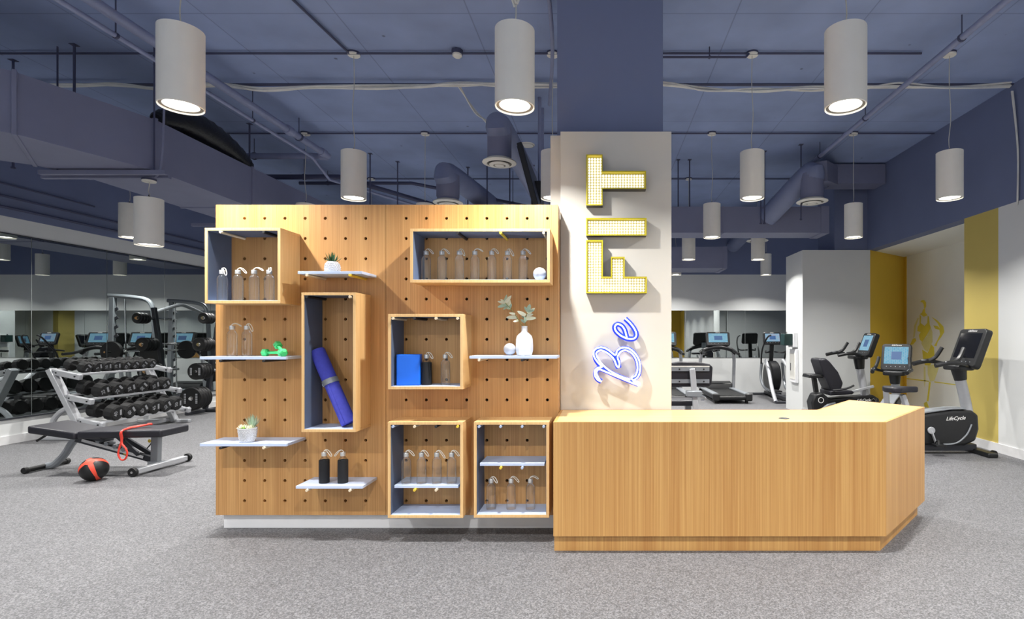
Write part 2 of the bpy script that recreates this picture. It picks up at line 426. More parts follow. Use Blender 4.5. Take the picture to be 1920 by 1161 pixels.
# runner painted on the niche wall
def wall_uv(u, v):                                 # photo position -> Y, z on the niche wall
    Y = NX*FPX/(u-CX); return Y, CAMH-(v-CY)/FPX*Y
ru = thing('runner_mural', 'yellow painted runner with hands by the hips on the niche wall', 'mural', (NX-.001, 9.2, .5))
def mural(name, pts, mat, k=0):
    s = 4.836; P_ = [wall_uv(1690+x/s, 540+y/s) for x, y in pts]
    R = frame((0, 0, 0), (0, 1, 0), (0, 0, 1))
    poly = [(a-9.2, b-.5) for a, b in P_]
    o = MB().prism(poly, 0, .0015+.0008*k, Matrix.Scale(-1, 4, (1, 0, 0)) @ R).build(name, mat, ru, smooth=False); return o
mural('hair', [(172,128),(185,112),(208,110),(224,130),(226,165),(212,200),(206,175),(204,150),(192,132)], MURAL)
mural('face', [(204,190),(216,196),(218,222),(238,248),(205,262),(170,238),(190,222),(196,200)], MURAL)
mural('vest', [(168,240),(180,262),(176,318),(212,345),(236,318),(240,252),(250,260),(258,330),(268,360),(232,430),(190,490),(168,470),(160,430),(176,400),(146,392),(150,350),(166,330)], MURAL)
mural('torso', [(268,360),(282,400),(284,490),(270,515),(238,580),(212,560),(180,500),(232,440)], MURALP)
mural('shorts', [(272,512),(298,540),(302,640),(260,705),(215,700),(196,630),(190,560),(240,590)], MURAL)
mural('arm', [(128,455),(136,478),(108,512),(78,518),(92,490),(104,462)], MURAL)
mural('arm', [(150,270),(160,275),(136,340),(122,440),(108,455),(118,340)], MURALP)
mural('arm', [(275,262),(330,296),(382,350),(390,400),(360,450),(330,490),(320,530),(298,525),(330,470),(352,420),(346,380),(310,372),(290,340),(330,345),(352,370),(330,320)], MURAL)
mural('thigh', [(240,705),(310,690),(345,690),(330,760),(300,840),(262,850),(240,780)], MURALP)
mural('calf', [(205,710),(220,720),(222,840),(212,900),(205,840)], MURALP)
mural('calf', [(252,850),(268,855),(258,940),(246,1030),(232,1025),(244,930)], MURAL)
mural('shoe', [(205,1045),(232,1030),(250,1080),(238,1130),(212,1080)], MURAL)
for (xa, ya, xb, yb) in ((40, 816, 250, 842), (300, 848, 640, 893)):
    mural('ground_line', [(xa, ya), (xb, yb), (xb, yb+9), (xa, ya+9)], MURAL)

# ------------------------------------------------------------------ pendants
ORD = ['first', 'second', 'third', 'fourth', 'fifth', 'sixth', 'seventh', 'eighth']
def make_pendant(bottom, top):
    L = .485
    t = thing('pendant_lamp', '', 'lamp', (0, 0, bottom), 0, 'white cylinder pendants hung in a grid')
    R = .1235
    MB().lathe([(R-.009, .006), (R-.004, 0), (R, .004), (R, L), (R-.006, L), (R-.006, .05), (R-.009, .05), (R-.009, .006)], 40, cap=False).build('shade', WSHADE, t)
    MB().lathe([(R-.008, .012), (R-.028, .012), (R-.028, .03), (R-.008, .03), (R-.008, .012)], 40, cap=False).build('trim_ring', TRIM, t)
    MB().lathe([(.0001, .019), (R-.027, .019)], 32, cap=False).build('lens', LENS, t)
    MB().lathe([(.0001, L-.012), (R-.008, L-.012), (R-.008, L-.006), (.0001, L-.004)], 32, cap=False).build('top_cap', TRIM, t)
    MB().lathe([(.02, L-.006), (.02, L+.012), (.008, L+.03), (.004, L+.045)], 12).build('cord_grip', DARKST, t)
    H = top-bottom
    pts = [(0, 0, L+.03), (.010, 0, L+.03+.1*(H-L)), (-.012, .004, L+.36*(H-L)), (.004, 0, L+.7*(H-L)), (0, 0, H-.03)]
    MB().tube(curve(pts, 6), .0042, 6).build('cord', CORD, t)
    MB().lathe([(.0001, H-.034), (.058, H-.034), (.062, H-.03), (.062, H-.018), (.0001, H-.018)], 24, cap=False).build('canopy', WSHADE, t)
    MB().lathe([(.05, H-.018), (.064, H-.018), (.064, H), (.05, H)], 24).build('junction_box', PIPED, t)
    li = bpy.data.lights.new('lamp light', 'AREA'); li.energy = LAMP_W; li.color = (1, .975, .935)
    li.shape = 'DISK'; li.size = .08; li.spread = math.radians(138)
    lo = bpy.data.objects.new('lamp_light', li); C.objects.link(lo); lo.parent = t; lo.location = (0, 0, .004)
    return t
LB, LT = 2.836, CEILZ
rows = [(-3.2, [-4.7, -2.6, -.5, 1.55, 3.6]), (-1.0, [-4.7, -2.6, -.5, 1.55, 3.6]), (1.13, [-4.7, -2.62, -.53, 1.55, 3.6]),
        (3.34, [-4.72, -2.64, -.55, 1.52, 3.6]), (5.55, [-6.85, -4.72, -2.59, -.52, 1.555, 3.61]),
        (7.72, [-6.85, -4.3, -2.57, -.5, 1.58, 3.63]), (9.93, [-6.85, -4.3, -2.55, -.5, 1.60, 2.89]), (12.38, [-6.8, -4.3, -2.5, -.4, 1.70, 3.79])]
ROWN = ['in the furthest row behind the viewer', 'in the middle row behind the viewer', 'in the row above the viewer', 'in the nearest row over the shelf wall',
        'in the second row, just behind the shelf wall', 'in the third row back', 'in the fourth row back', 'in the last row by the back wall']
proto = make_pendant(LB, LT); first = True
for ri, (Y, xs) in enumerate(rows):
    for ci, x in enumerate(xs):
        lab = 'white cylinder pendant %s, %s from the left' % (ROWN[ri], ORD[ci])
        if ri == 4 and ci == 1:
            p = make_pendant(2.352, 3.045); p.location.x = x; p.location.y = Y
            p['label'] = 'white cylinder pendant hung lower than the rest under the big duct'; continue
        if first: p = proto; first = False
        else: p = copy_tree(proto)
        p.location = (x, Y, LB); p.rotation_euler = (0, 0, ri*1.3+ci*.9); p['label'] = lab

# ------------------------------------------------------------------ pegboard shelf wall
YP = 3.86; YF = 3.626; PITCH = .1461; HX0 = -2.592; HZ0 = 2.259
XR = -.323
def X(u, Y=YF): return (u-CX)/FPX*Y
def Z(v, Y=YF): return CAMH-(v-CY)/FPX*Y
def board(x0, x1, z0, z1, xs, zs, r, t):
    mb = MB(); h = PITCH/2
    xa, xb, za, zb = xs[0]-h, xs[-1]+h, zs[0]-h, zs[-1]+h
    def q(a, b, c, e): mb.add([(a, 0, c), (b, 0, c), (b, 0, e), (a, 0, e)], [(0, 1, 2, 3)])
    xl = [xs[0]-h+PITCH*i for i in range(len(xs)+1)]; zl = [zs[0]-h+PITCH*i for i in range(len(zs)+1)]
    for i in range(len(zs)):
        q(x0, xa, zl[i], zl[i+1]); q(xb, x1, zl[i], zl[i+1])
    for zz in ((z0, za), (zb, z1)):
        q(x0, xa, *zz); q(xb, x1, *zz)
        for i in range(len(xs)): q(xl[i], xl[i+1], *zz)
    for cx in xs:
        for cz in zs:
            sq = [(cx+h, 0, cz-h), (cx+h, 0, cz+h), (cx-h, 0, cz+h), (cx-h, 0, cz-h)]
            oc = [(cx+r*math.cos(math.radians(a)), 0, cz+r*math.sin(math.radians(a))) for a in (-22.5, 22.5, 67.5, 112.5, 157.5, 202.5, 247.5, 292.5)]
            ob = [(p[0], t, p[2]) for p in oc]
            fs = [(0, 1, 5, 4), (1, 6, 5), (1, 2, 7, 6), (2, 8, 7), (2, 3, 9, 8), (3, 10, 9), (3, 0, 11, 10), (0, 4, 11)]
            fs += [(4+k, 4+(k+1) % 8, 12+(k+1) % 8, 12+k) for k in range(8)]
            mb.add(sq+oc+ob, fs)
    for a, b in (((x0, z0), (x1, z0)), ((x1, z0), (x1, z1)), ((x1, z1), (x0, z1)), ((x0, z1), (x0, z0))):
        mb.add([(a[0], 0, a[1]), (b[0], 0, b[1]), (b[0], t, b[1]), (a[0], t, a[1])], [(0, 1, 2, 3)])
    return mb
sw = thing('shelf_wall', 'freestanding oak pegboard wall with rows of drilled holes on a white plinth', 'display wall', (0, YP, 0))
zs = [HZ0-PITCH*k for k in range(14, -1, -1)]
board(-2.80, -1.5705, .11, 2.357, [HX0+PITCH*k for k in range(7)], zs, .0115, .03).build('board', OAK, sw, smooth=False)
board(-1.5675, XR, .11, 2.357, [HX0+PITCH*k for k in range(8, 16)], zs, .0115, .03).build('board', OAK, sw, smooth=False)
MB().box(-2.795, XR-.004, .0305, .035, .115, 2.352).build('backing', HOLE, sw, smooth=False)  # near-black sheet that paints the shade inside the drilled holes
MB().box(-2.80, XR, .0355, .165, .11, 2.357).build('carcass', OAK, sw, smooth=False)
MB().box(-2.775, XR-.004, .045, .15, .0, .109).build('plinth', PLINTHW, sw, bevel=.002)

PEGM = {'w': PEGW, 'y': PEGY, 'k': PEGK, 'b': PEGB}
def peg(parent, u, z, kind, base):                # dowel pushed into the hole column seen at u
    k = round((X(u)-HX0)/PITCH); x = HX0+PITCH*k
    MB().cyl((x-base[0], YP+.025-base[1], z-base[2]), (x-base[0], YF-.012-base[1], z-base[2]), .0092, 14).build('peg', PEGM[kind], parent, bevel=.0012)
def shelf_box(u0, u1, v0, v1, pegs, label):
    x0, x1, z1, z0 = X(u0), X(u1), Z(v0), Z(v1); t = .019; D = YP-.001-YF
    b = ((x0+x1)/2, YF, z0)
    o = thing('shelf_box', label, 'shelf box', b, 0, 'oak boxes hung on the pegboard wall')
    w_ = (x1-x0)/2; h = z1-z0
    MB().box(-w_, w_, 0, D, 0, t).build('bottom_panel', OAKE, o, bevel=.0008)
    MB().box(-w_, w_, 0, D, h-t, h).build('top_panel', OAKE, o, bevel=.0008)
    for s in (-1, 1):
        a, c = sorted((s*w_, s*(w_-t))); MB().box(a, c, 0, D, t+.0002, h-t-.0002).build('side_panel', OAKE, o, bevel=.0008)
    l = .002
    for s in (-1, 1):
        a, c = sorted((s*(w_-t-.0001), s*(w_-t-l))); MB().box(a, c, .004, D, t+l, h-t-l).build('side_lining', BLUEIN, o, smooth=False)
    MB().box(-w_+t, w_-t, .004, D, t+.0001, t+l).build('bottom_lining', SHELFB, o, smooth=False)
    MB().box(-w_+t, w_-t, .004, D, h-t-l, h-t-.0001).build('top_lining', BLUEIN, o, smooth=False)
    for u, k in pegs: peg(o, u, z1-t-l-.0094, k, b)
    return o, z0+t+l
def shelf(u0, u1, vtop, pegs, label, y0=YF, t=.019):
    x0, x1, z1 = X(u0), X(u1), Z(vtop); D = YP-.001-y0
    b = ((x0+x1)/2, y0, z1-t)
    o = thing('shelf', label, 'shelf', b, 0, 'pale blue shelves resting on pegs')
    MB().box(-(x1-x0)/2, (x1-x0)/2, 0, D, 0, t).build('shelf_board', SHELFB, o, bevel=.0012)
    for u, k in pegs: peg(o, u, z1-t-.0094, k, b)
    return o, z1
_, B1 = shelf_box(383.8, 525.7, 427.3, 569, [(415, 'w'), (494, 'k')], 'square oak box at the upper left holding four glass bottles')
_, B2 = shelf_box(565.1, 667, 548.6, 810.5, [(577, 'k'), (656.6, 'w')], 'tall narrow oak box holding the rolled yoga mat')
_, B3 = shelf_box(768.8, 1031, 428.8, 530, [(858, 'k'), (938, 'y'), (1018, 'w')], 'long low oak box at the upper right with seven bottles')
_, B4 = shelf_box(727.6, 868, 589, 730.3, [(738, 'w'), (778, 'k'), (818, 'w'), (858, 'w')], 'oak box in the middle holding the bright blue block')
_, B5 = shelf_box(727, 868, 791.5, 971.5, [(738, 'b'), (778, 'w'), (819, 'k'), (858, 'y')], 'lower left oak box with an inner shelf of four bottles')
_, B6 = shelf_box(888.4, 1029.5, 791.5, 971, [(898, 'b'), (938, 'b'), (978, 'b'), (1018, 'b')], 'lower right oak box next to the desk with three bottles')
_, S1 = shelf(558.2, 678.6, 508.6, [(577, 'w'), (656, 'y')], 'short pale blue shelf under the small aloe pot')
_, S2 = shelf(374.4, 536, 669, [(414, 'k'), (494, 'k')], 'pale blue shelf carrying two bottles and green dumbbells')
_, S3 = shelf(880, 1044, 667.5, [(899, 'w'), (978, 'k')], 'pale blue shelf under the white vase')
_, S4 = shelf(374.5, 537.3, 832.0, [(412, 'k'), (494, 'w')], 'pale blue shelf under the white succulent pot at the lower left')
_, S5 = shelf(554.5, 680, 911.5, [(575, 'w'), (656, 'w')], 'pale blue shelf near the floor under two black bottles')
_, S6 = shelf(738, 858.5, 911, [(777.8, 'y'), (817.6, 'w')], 'pale blue shelf fitted inside the lower left box', y0=YF+.012)
_, S7 = shelf(899, 1020.5, 869.5, [(938, 'y'), (978, 'b')], 'empty pale blue shelf inside the lower right box', y0=YF+.012)

# ------------------------------------------------------------------ bottles
def bottle_body(t, mat):
    pr = [(.0001, .004), (.029, .004), (.0315, .0005), (.0325, .006), (.0325, .146), (.0315, .156), (.027, .167), (.0185, .1755), (.0162, .181), (.0162, .190)]
    return MB().lathe(pr, 28, cap=False).build('body', mat, t)
def bottle_cap(t):
    MB().lathe([(.0001, .186), (.0178, .186), (.0178, .200), (.0172, .2005), (.0178, .201), (.0178, .2105), (.0165, .2125), (.0001, .2125)], 24, cap=False).build('cap', BRUSH, t)
def strap(t, mat, droop):
    pts = [(-.006, 0, .211), (.004, .003, .226), (.022, .007, .228-droop*.2), (.042, .006, .216-droop*.7), (.056, 0, .200-droop), (.050, -.006, .198-droop), (.034, -.007, .214-droop*.6), (.016, -.005, .226-droop*.1), (.002, -.003, .221)]
    MB().tube(curve(pts, 5, True), .0026, 6, True).build('strap', mat, t)
def make_bottle(droop, mat=GLS):
    t = thing('glass_bottle', '', 'bottle'); bottle_body(t, mat); bottle_cap(t); strap(t, STRAP, droop); return t
protos = [make_bottle(-.012), make_bottle(.006), make_bottle(.022)]
used = [False]*3
def bottle(u, v, zt, i, label, group, rz, Yq=None):
    Y = (CAMH-zt)/((v-CY)/FPX) if abs(v-CY) > 60 else 3.745
    if Y < YF+.045 or Y > YP-.05: Y = 3.745
    if Yq: Y = Yq
    loc = ((u-CX)/FPX*Y, Y, zt+.0004)
    if used[i]: o = copy_tree(protos[i])
    else: o = protos[i]; used[i] = True
    o.location = loc; o.rotation_euler = (0, 0, rz); o['label'] = label; o['group'] = group
    return o
for k, u in enumerate((416.8, 446.3, 476.6, 505)):
    bottle(u, 563, B1, (2, 1, 0, 1)[k], '%s from the left of four clear bottles in the upper left box' % ORD[k], 'bottles in the upper left box', (-.5, .1, .25, -.9)[k], 3.685)
for k, u in enumerate((435.3, 463)):
    bottle(u, 667.6, S2, (0, 2)[k], ('clear bottle at the left end of the shelf with green dumbbells', 'clear bottle between the first bottle and the green dumbbells')[k], 'bottles beside the dumbbells', (.9, -.3)[k])
for k, u in enumerate((799, 828.7, 861.4, 890.4, 922.2, 951.5, 980.8)):
    bottle(u, 524, B3, (1, 1, 2, 0, 1, 2, 1)[k], '%s from the left of seven clear bottles in the long upper box' % ORD[k], 'bottles in the long upper box', (-.2, -.1, -.6, .2, -.4, -.5, -.1)[k])
bottle(835, 722, B4, 1, 'clear bottle right of the dark sleeved one in the middle box', 'bottles in the middle box', -.3)
for k, u in enumerate((761.8, 790.4, 819, 846.8)):
    bottle(u, 906.6, S6, (1, 1, 2, 1)[k], '%s from the left of four clear bottles inside the lower left box' % ORD[k], 'bottles in the lower left box', (0, -.25, .1, -.15)[k])
for k, u in enumerate((920.7, 958.4, 994.5)):
    bottle(u, 963, B6, (1, 1, 0)[k], '%s from the left of three clear bottles in the lower right box' % ORD[k], 'bottles in the lower right box', (-.5, -.1, .1)[k])
def sleeved(loc, label, group, rz, dark):
    t = thing('sleeved_bottle', label, 'bottle', loc, rz, group)
    bottle_body(t, GLS); bottle_cap(t); strap(t, STRAP if dark < 2 else STRAP, .012)
    MB().lathe([(.0001, .0), (.033, .0), (.0342, .004), (.0342, .15), (.0335, .158), (.0328, .158), (.0328, .004), (.0001, .003)], 28, cap=False).build('sleeve', SLEEVE, t)
    if dark == 1:
        MB().tube(curve([(.03, -.012, .165), (.037, -.013, .14), (.039, -.012, .09), (.036, -.01, .05)], 5), .003, 6).build('sleeve_cord', STRAPB, t)
sleeved((X(800, 3.73), 3.73, B4+.0004), 'dark sleeved bottle between the blue block and a clear bottle', 'sleeved bottles', -.4, 1)
sleeved((X(608, 3.71), 3.71, S5+.0004), 'left of two black sleeved bottles on the low shelf', 'sleeved bottles', -.1, 0)
sleeved((X(643, 3.71), 3.71, S5+.0004), 'right of two black sleeved bottles on the low shelf', 'sleeved bottles', PI+.15, 0)

# ------------------------------------------------------------------ small goods on the shelf wall
def leaf_mesh(mb, base, d, L, w, curl=.3, n=4, thick=.25):
    d = Vector(d).normalized(); side = d.cross(Vector((0, 0, 1)))
    side = side.normalized() if side.length > 1e-3 else Vector((1, 0, 0)); up = side.cross(d)
    ring = []
    for k in range(n+1):
        t = k/n; c = Vector(base)+d*(L*t)+up*(curl*L*t*t)
        ww = w*(.55+.9*t)*(1-t)**.7 if t < 1 else 0; ww = max(ww, .0003)
        ring.append([c-side*ww, c-up*ww*thick, c+side*ww, c+up*ww*thick])
    vs = [p for r in ring for p in r]; fs = [(0, 1, 2, 3)]
    for k in range(n):
        for j in range(4): fs.append((k*4+j, k*4+(j+1) % 4, k*4+4+(j+1) % 4, k*4+4+j))
    mb.add(vs, fs)
def rosette(mb, c, n, L, w, rows, rise):
    for r in range(rows):
        el = math.radians(rise[0]+(rise[1]-rise[0])*r/max(1, rows-1)); m = max(4, n-r*2)
        for k in range(m):
            a = 2*PI*k/m+r*.6+random.uniform(-.15, .15); e = el+random.uniform(-.1, .1)
            leaf_mesh(mb, c, (math.cos(a)*math.cos(e), math.sin(a)*math.cos(e), math.sin(e)), L*random.uniform(.85, 1.1), w)
t = thing('aloe_pot', 'small white dimpled pot with a dark green spiky aloe', 'potted plant', (X(623.5, 3.73), 3.73, S1+.0004))
mb = MB(); n = 26; prof = [(.0001, 0), (.040, 0), (.046, .008), (.0485, .026), (.047, .048), (.041, .068), (.035, .078), (.032, .078), (.036, .062), (.0001, .060)]
mb.lathe(prof, n, cap=False); mb.build('pot', CERAM, t)
mb = MB()
for r, (zz, rr) in enumerate(((.014, .0475), (.026, .0488), (.038, .0484), (.050, .0465), (.061, .0437))):
    for k in range(18):
        a = 2*PI*(k+.5*(r % 2))/18; mb.ball((rr*math.cos(a), rr*math.sin(a), zz), .0058, 6, 4, (1, 1, .9))
o = mb.build('dimples', CERAM, t); o['kind'] = 'stuff'
MB().lathe([(.0001, .0605), (.035, .0605), (.03, .066), (.0001, .068)], 16, cap=False).build('soil', HOLE, t)
mb = MB(); rosette(mb, (0, 0, .066), 11, .075, .0075, 4, (18, 80)); o = mb.build('leaves', LEAFD, t); o['kind'] = 'stuff'

t = thing('succulent_pot', 'white woven-pattern pot of pale succulents on the lower left shelf', 'potted plant', (X(464.4, 3.69), 3.69, S4+.0004))
MB().lathe([(.0001, 0), (.042, 0), (.044, .003), (.0575, .088), (.060, .090), (.060, .098), (.0555, .098), (.053, .084), (.0001, .082)], 32, cap=False).build('pot', CERAM, t)
mb = MB()
for r in range(8):
    zz = .010+r*.0098; rr = .0445+.0130*(zz/.09)*1.02
    for k in range(22):
        a = 2*PI*(k+.5*(r % 2))/22; mb.ball((rr*math.cos(a), rr*math.sin(a), zz), .0046, 6, 4, (1, 1, .8))
o = mb.build('weave', CERAM, t); o['kind'] = 'stuff'
MB().lathe([(.0001, .083), (.053, .083), (.04, .09), (.0001, .092)], 18, cap=False).build('soil', HOLE, t)
mb = MB(); rosette(mb, (-.026, -.018, .09), 10, .036, .011, 3, (5, 55)); rosette(mb, (.028, -.015, .09), 10, .034, .011, 3, (5, 55)); rosette(mb, (-.03, .025, .09), 8, .03, .01, 2, (10, 50))
o = mb.build('pale_rosettes', LEAFP, t); o['kind'] = 'stuff'
mb = MB(); rosette(mb, (-.006, -.036, .088), 8, .026, .009, 2, (-5, 40)); o = mb.build('lime_rosette', LEAFL, t); o['kind'] = 'stuff'
mb = MB(); rosette(mb, (.026, .012, .09), 15, .09, .0055, 4, (38, 82)); o = mb.build('spiky_leaves', LEAFG, t); o['kind'] = 'stuff'

def small_dumbbell(label, loc, rot):
    t = thing('hand_weight', label, 'dumbbell', loc, 0, 'green hand weights'); t.rotation_euler = rot
    MB().cyl((-.05, 0, 0), (.05, 0, 0), .0105, 14).build('handle', GREENDB, t)
    Q = Matrix.Rotation(PI/2, 4, 'Y')
    for s in (-1, 1):
        MB().lathe([(.017, -.022), (.0285, -.014), (.0285, .014), (.017, .022)], 6, Matrix.Translation((s*.064, 0, 0)) @ Q @ Matrix.Rotation(PI/6, 4, 'Z')).build('head', GREENDB, t, bevel=.004, seg=3)
small_dumbbell('green hand weight lying flat on the shelf beside two bottles', (X(513, 3.72), 3.72, S2+.0252), (PI/6*0, 0, -.15))
small_dumbbell('green hand weight propped up across the other one', (X(526, 3.69), 3.69, S2+.052), (0, .40, -.75))

t = thing('yoga_mat', 'rolled violet blue yoga mat leaning in the tall box', 'yoga mat', (0, 0, 0))
a = Vector((X(655, 3.72), 3.715, B2+.022)); b = Vector((X(591.5, 3.745), 3.765, Z(657, 3.745)))
q = (b-a).to_track_quat('Z', 'Y').to_matrix().to_4x4(); q.translation = a; Lm = (b-a).length
t.matrix_world = q
prof = [(.0001, 0), (.045, 0), (.049, .004), (.050, .02), (.048, Lm*.52), (.050, Lm*.60), (.0505, Lm-.01), (.047, Lm), (.0001, Lm-.003)]
MB().lathe(prof, 32, cap=False).build('roll', MATB, t)
MB().box(.036, .0525, -.012, .012, .004, Lm*.52).build('outer_edge', MATB, t, bevel=.004)
sp = []
for k in range(90):
    an = k*.42; r = .006+.041*k/90; sp.append((r*math.cos(an), r*math.sin(an), Lm+.0005))
MB().tube(sp, .0013, 4).build('roll_spiral', BLUEIN, t)
sb = MB().lathe([(.0495, Lm*.535), (.0535, Lm*.535), (.0535, Lm*.60), (.0495, Lm*.60), (.0495, Lm*.535)], 32, cap=False).build('strap', GREYST, t)
MB().box(-.022, .022, -.060, -.050, Lm*.545, Lm*.59).build('buckle', CHROME, t, bevel=.002)

t = thing('foam_block', 'bright blue foam yoga block in the middle box', 'yoga block', (X(766, 3.70), 3.72, B4+.0004), .12)
MB().prism(rrect(.158, .085, .008), 0, .215).build('block', BLOCKB, t, bevel=.006, seg=3)
def stone(u, Y, z, r, label):
    t = thing('decor_ball', label, 'ball', (X(u, Y), Y, z+.0004)); mb = MB(); mb.ball((0, 0, r), r, 24, 14)
    mb.build('ball', STONE, t)
    MB().lathe([(r*.35, 0.0), (r*.35, .002)], 16).build('base_flat', STONE, t)
stone(1012, 3.70, B3, .0455, 'white marbled ball at the right end of the long upper box')
stone(955.8, 3.72, S3, .0425, 'grey marbled ball left of the white vase')
t = thing('vase', 'white bottle-shaped ceramic vase with leafy twigs on the right shelf', 'vase', (X(983.3, 3.73), 3.73, S3+.0004))
MB().lathe([(.0001, 0), (.048, 0), (.053, .004), (.0605, .035), (.061, .065), (.0585, .112), (.052, .136), (.038, .151), (.026, .160), (.0215, .168), (.0205, .20), (.0222, .205), (.0185, .205), (.0165, .17), (.0001, .165)], 9, cap=False).build('body', CERAM, t, bevel=.006, seg=3)
def unit_leaf(name, mat, L=.055, w=.017):
    mb = MB(); leaf_mesh(mb, (0, 0, 0), (1, 0, 0), L, w, .12, 6, .18); return mb.build(name, mat, None)
leafs = [unit_leaf('leaf', LEAFP), unit_leaf('leaf', LEAFG), unit_leaf('leaf', LEAFG, .048, .019)]
used_leaf = [False]*3
def px(u, v, Y): p = at(u, v, Y); return Vector((p.x-t.location.x, p.y-t.location.y, p.z-t.location.z))
def branch(pts, lv):
    b = MB().tube(curve(pts, 5), [.0028]*4+[.0022]*(5*(len(pts)-1)+1-4), 6).build('branch', STEMG, t)
    for (u0, v0, u1, v1, dy, i) in lv:
        p = px(u0, v0, 3.72+dy*.3); e = px(u1, v1, 3.72+dy)
        if used_leaf[i]:
            o = leafs[i].copy(); C.objects.link(o)
        else: o = leafs[i]; used_leaf[i] = True
        o.parent = b; dv = e-p; o.location = p
        o.rotation_mode = 'QUATERNION'; zv = Vector((random.uniform(-.5, .5), -1, random.uniform(.1, .8))); xv = dv.normalized(); zv = (zv-xv*zv.dot(xv)).normalized(); yv = zv.cross(xv); o.rotation_quaternion = Matrix((xv, yv, zv)).transposed().to_quaternion(); s_ = dv.length/.058; o.scale = (s_, max(.8, s_), max(.8, s_))
z7 = lambda x, y: (900+x/7.74, 540+y/7.74)
def lf(x0, y0, x1, y1, dy, i): return (*z7(x0, y0), *z7(x1, y1), dy, i)
branch([px(*z7(640, 600), 3.73), px(*z7(610, 545), 3.73), px(*z7(530, 420), 3.72), px(*z7(450, 310), 3.715), px(*z7(370, 220), 3.71)],
       [lf(350, 215, 400, 95, .01, 1), lf(365, 215, 470, 108, -.01, 0), lf(360, 220, 245, 200, -.02, 0), lf(380, 240, 250, 285, 0, 1), lf(400, 260, 340, 320, .02, 1), lf(430, 290, 465, 225, -.01, 1),
        lf(345, 200, 300, 170, .02, 0), lf(510, 380, 412, 365, -.02, 0), lf(530, 425, 375, 433, .01, 0), lf(555, 470, 475, 495, -.03, 0), lf(540, 440, 480, 450, .03, 1), lf(425, 290, 410, 120, .02, 0), lf(440, 300, 370, 300, -.03, 1)])
branch([px(*z7(645, 600), 3.73), px(*z7(655, 540), 3.735), px(*z7(665, 440), 3.73), px(*z7(690, 350), 3.73), px(*z7(715, 280), 3.73)],
       [lf(690, 350, 735, 210, 0, 2), lf(690, 370, 805, 290, .02, 0), lf(700, 340, 800, 330, -.02, 1), lf(680, 400, 785, 385, -.02, 0), lf(670, 440, 825, 440, .01, 0), lf(660, 400, 530, 330, -.03, 0),
        lf(665, 430, 600, 415, .03, 1), lf(660, 500, 575, 455, .02, 2), lf(660, 470, 720, 440, .03, 1), lf(680, 330, 645, 270, .01, 1), lf(662, 490, 640, 400, -.02, 2)])
# ------------------------------------------------------------------ reception desk
DZ = .849
A, B, Cc, D, E, F_ = (-.319, 3.45), (1.835, 3.45), (2.535, 4.2), (2.16, 4.67), (1.62, 4.035), (-.319, 4.035)
dk = thing('reception_desk', 'oak reception desk with an angled right wing beside the lit pillar', 'desk', (.9, 3.8, 0))
def dl(p): return (p[0]-.9, p[1]-3.8)
outer = [dl(p) for p in (A, B, Cc, D, E, F_)]
inn = inset(outer, .0195)
MB().prism(inn, DZ-.03, DZ).build('worktop', OAKT, dk, smooth=False)
nm = ['front_panel', 'wing_panel', 'wing_end_panel', 'wing_back_panel', 'back_panel', 'end_panel']
for i in range(6):
    a, b, c, e = outer[i], outer[(i+1) % 6], inn[(i+1) % 6], inn[i]
    MB().prism([a, b, c, e], .11, DZ).build(nm[i], OAKB, dk, smooth=False)
pi_ = inset(outer, .042); pi2 = inset(outer, .06)
pi_[0] = (outer[0][0]+.002, pi_[0][1]); pi_[5] = (outer[5][0]+.002, pi_[5][1])
for i in range(6):
    MB().prism([pi_[i], pi_[(i+1) % 6], pi2[(i+1) % 6], pi2[i]], 0, .1098).build('plinth_board', OAKB, dk, smooth=False)
g = at(1470, 785, .551/.153); gx, gy = dl((g.x, g.y))
MB().lathe([(.0001, DZ+.0005), (.022, DZ+.0005), (.026, DZ+.003), (.034, DZ+.003), (.035, DZ+.0004)], 24, Matrix.Translation((gx, gy, 0)), cap=False).build('cable_grommet', DARKST, dk)

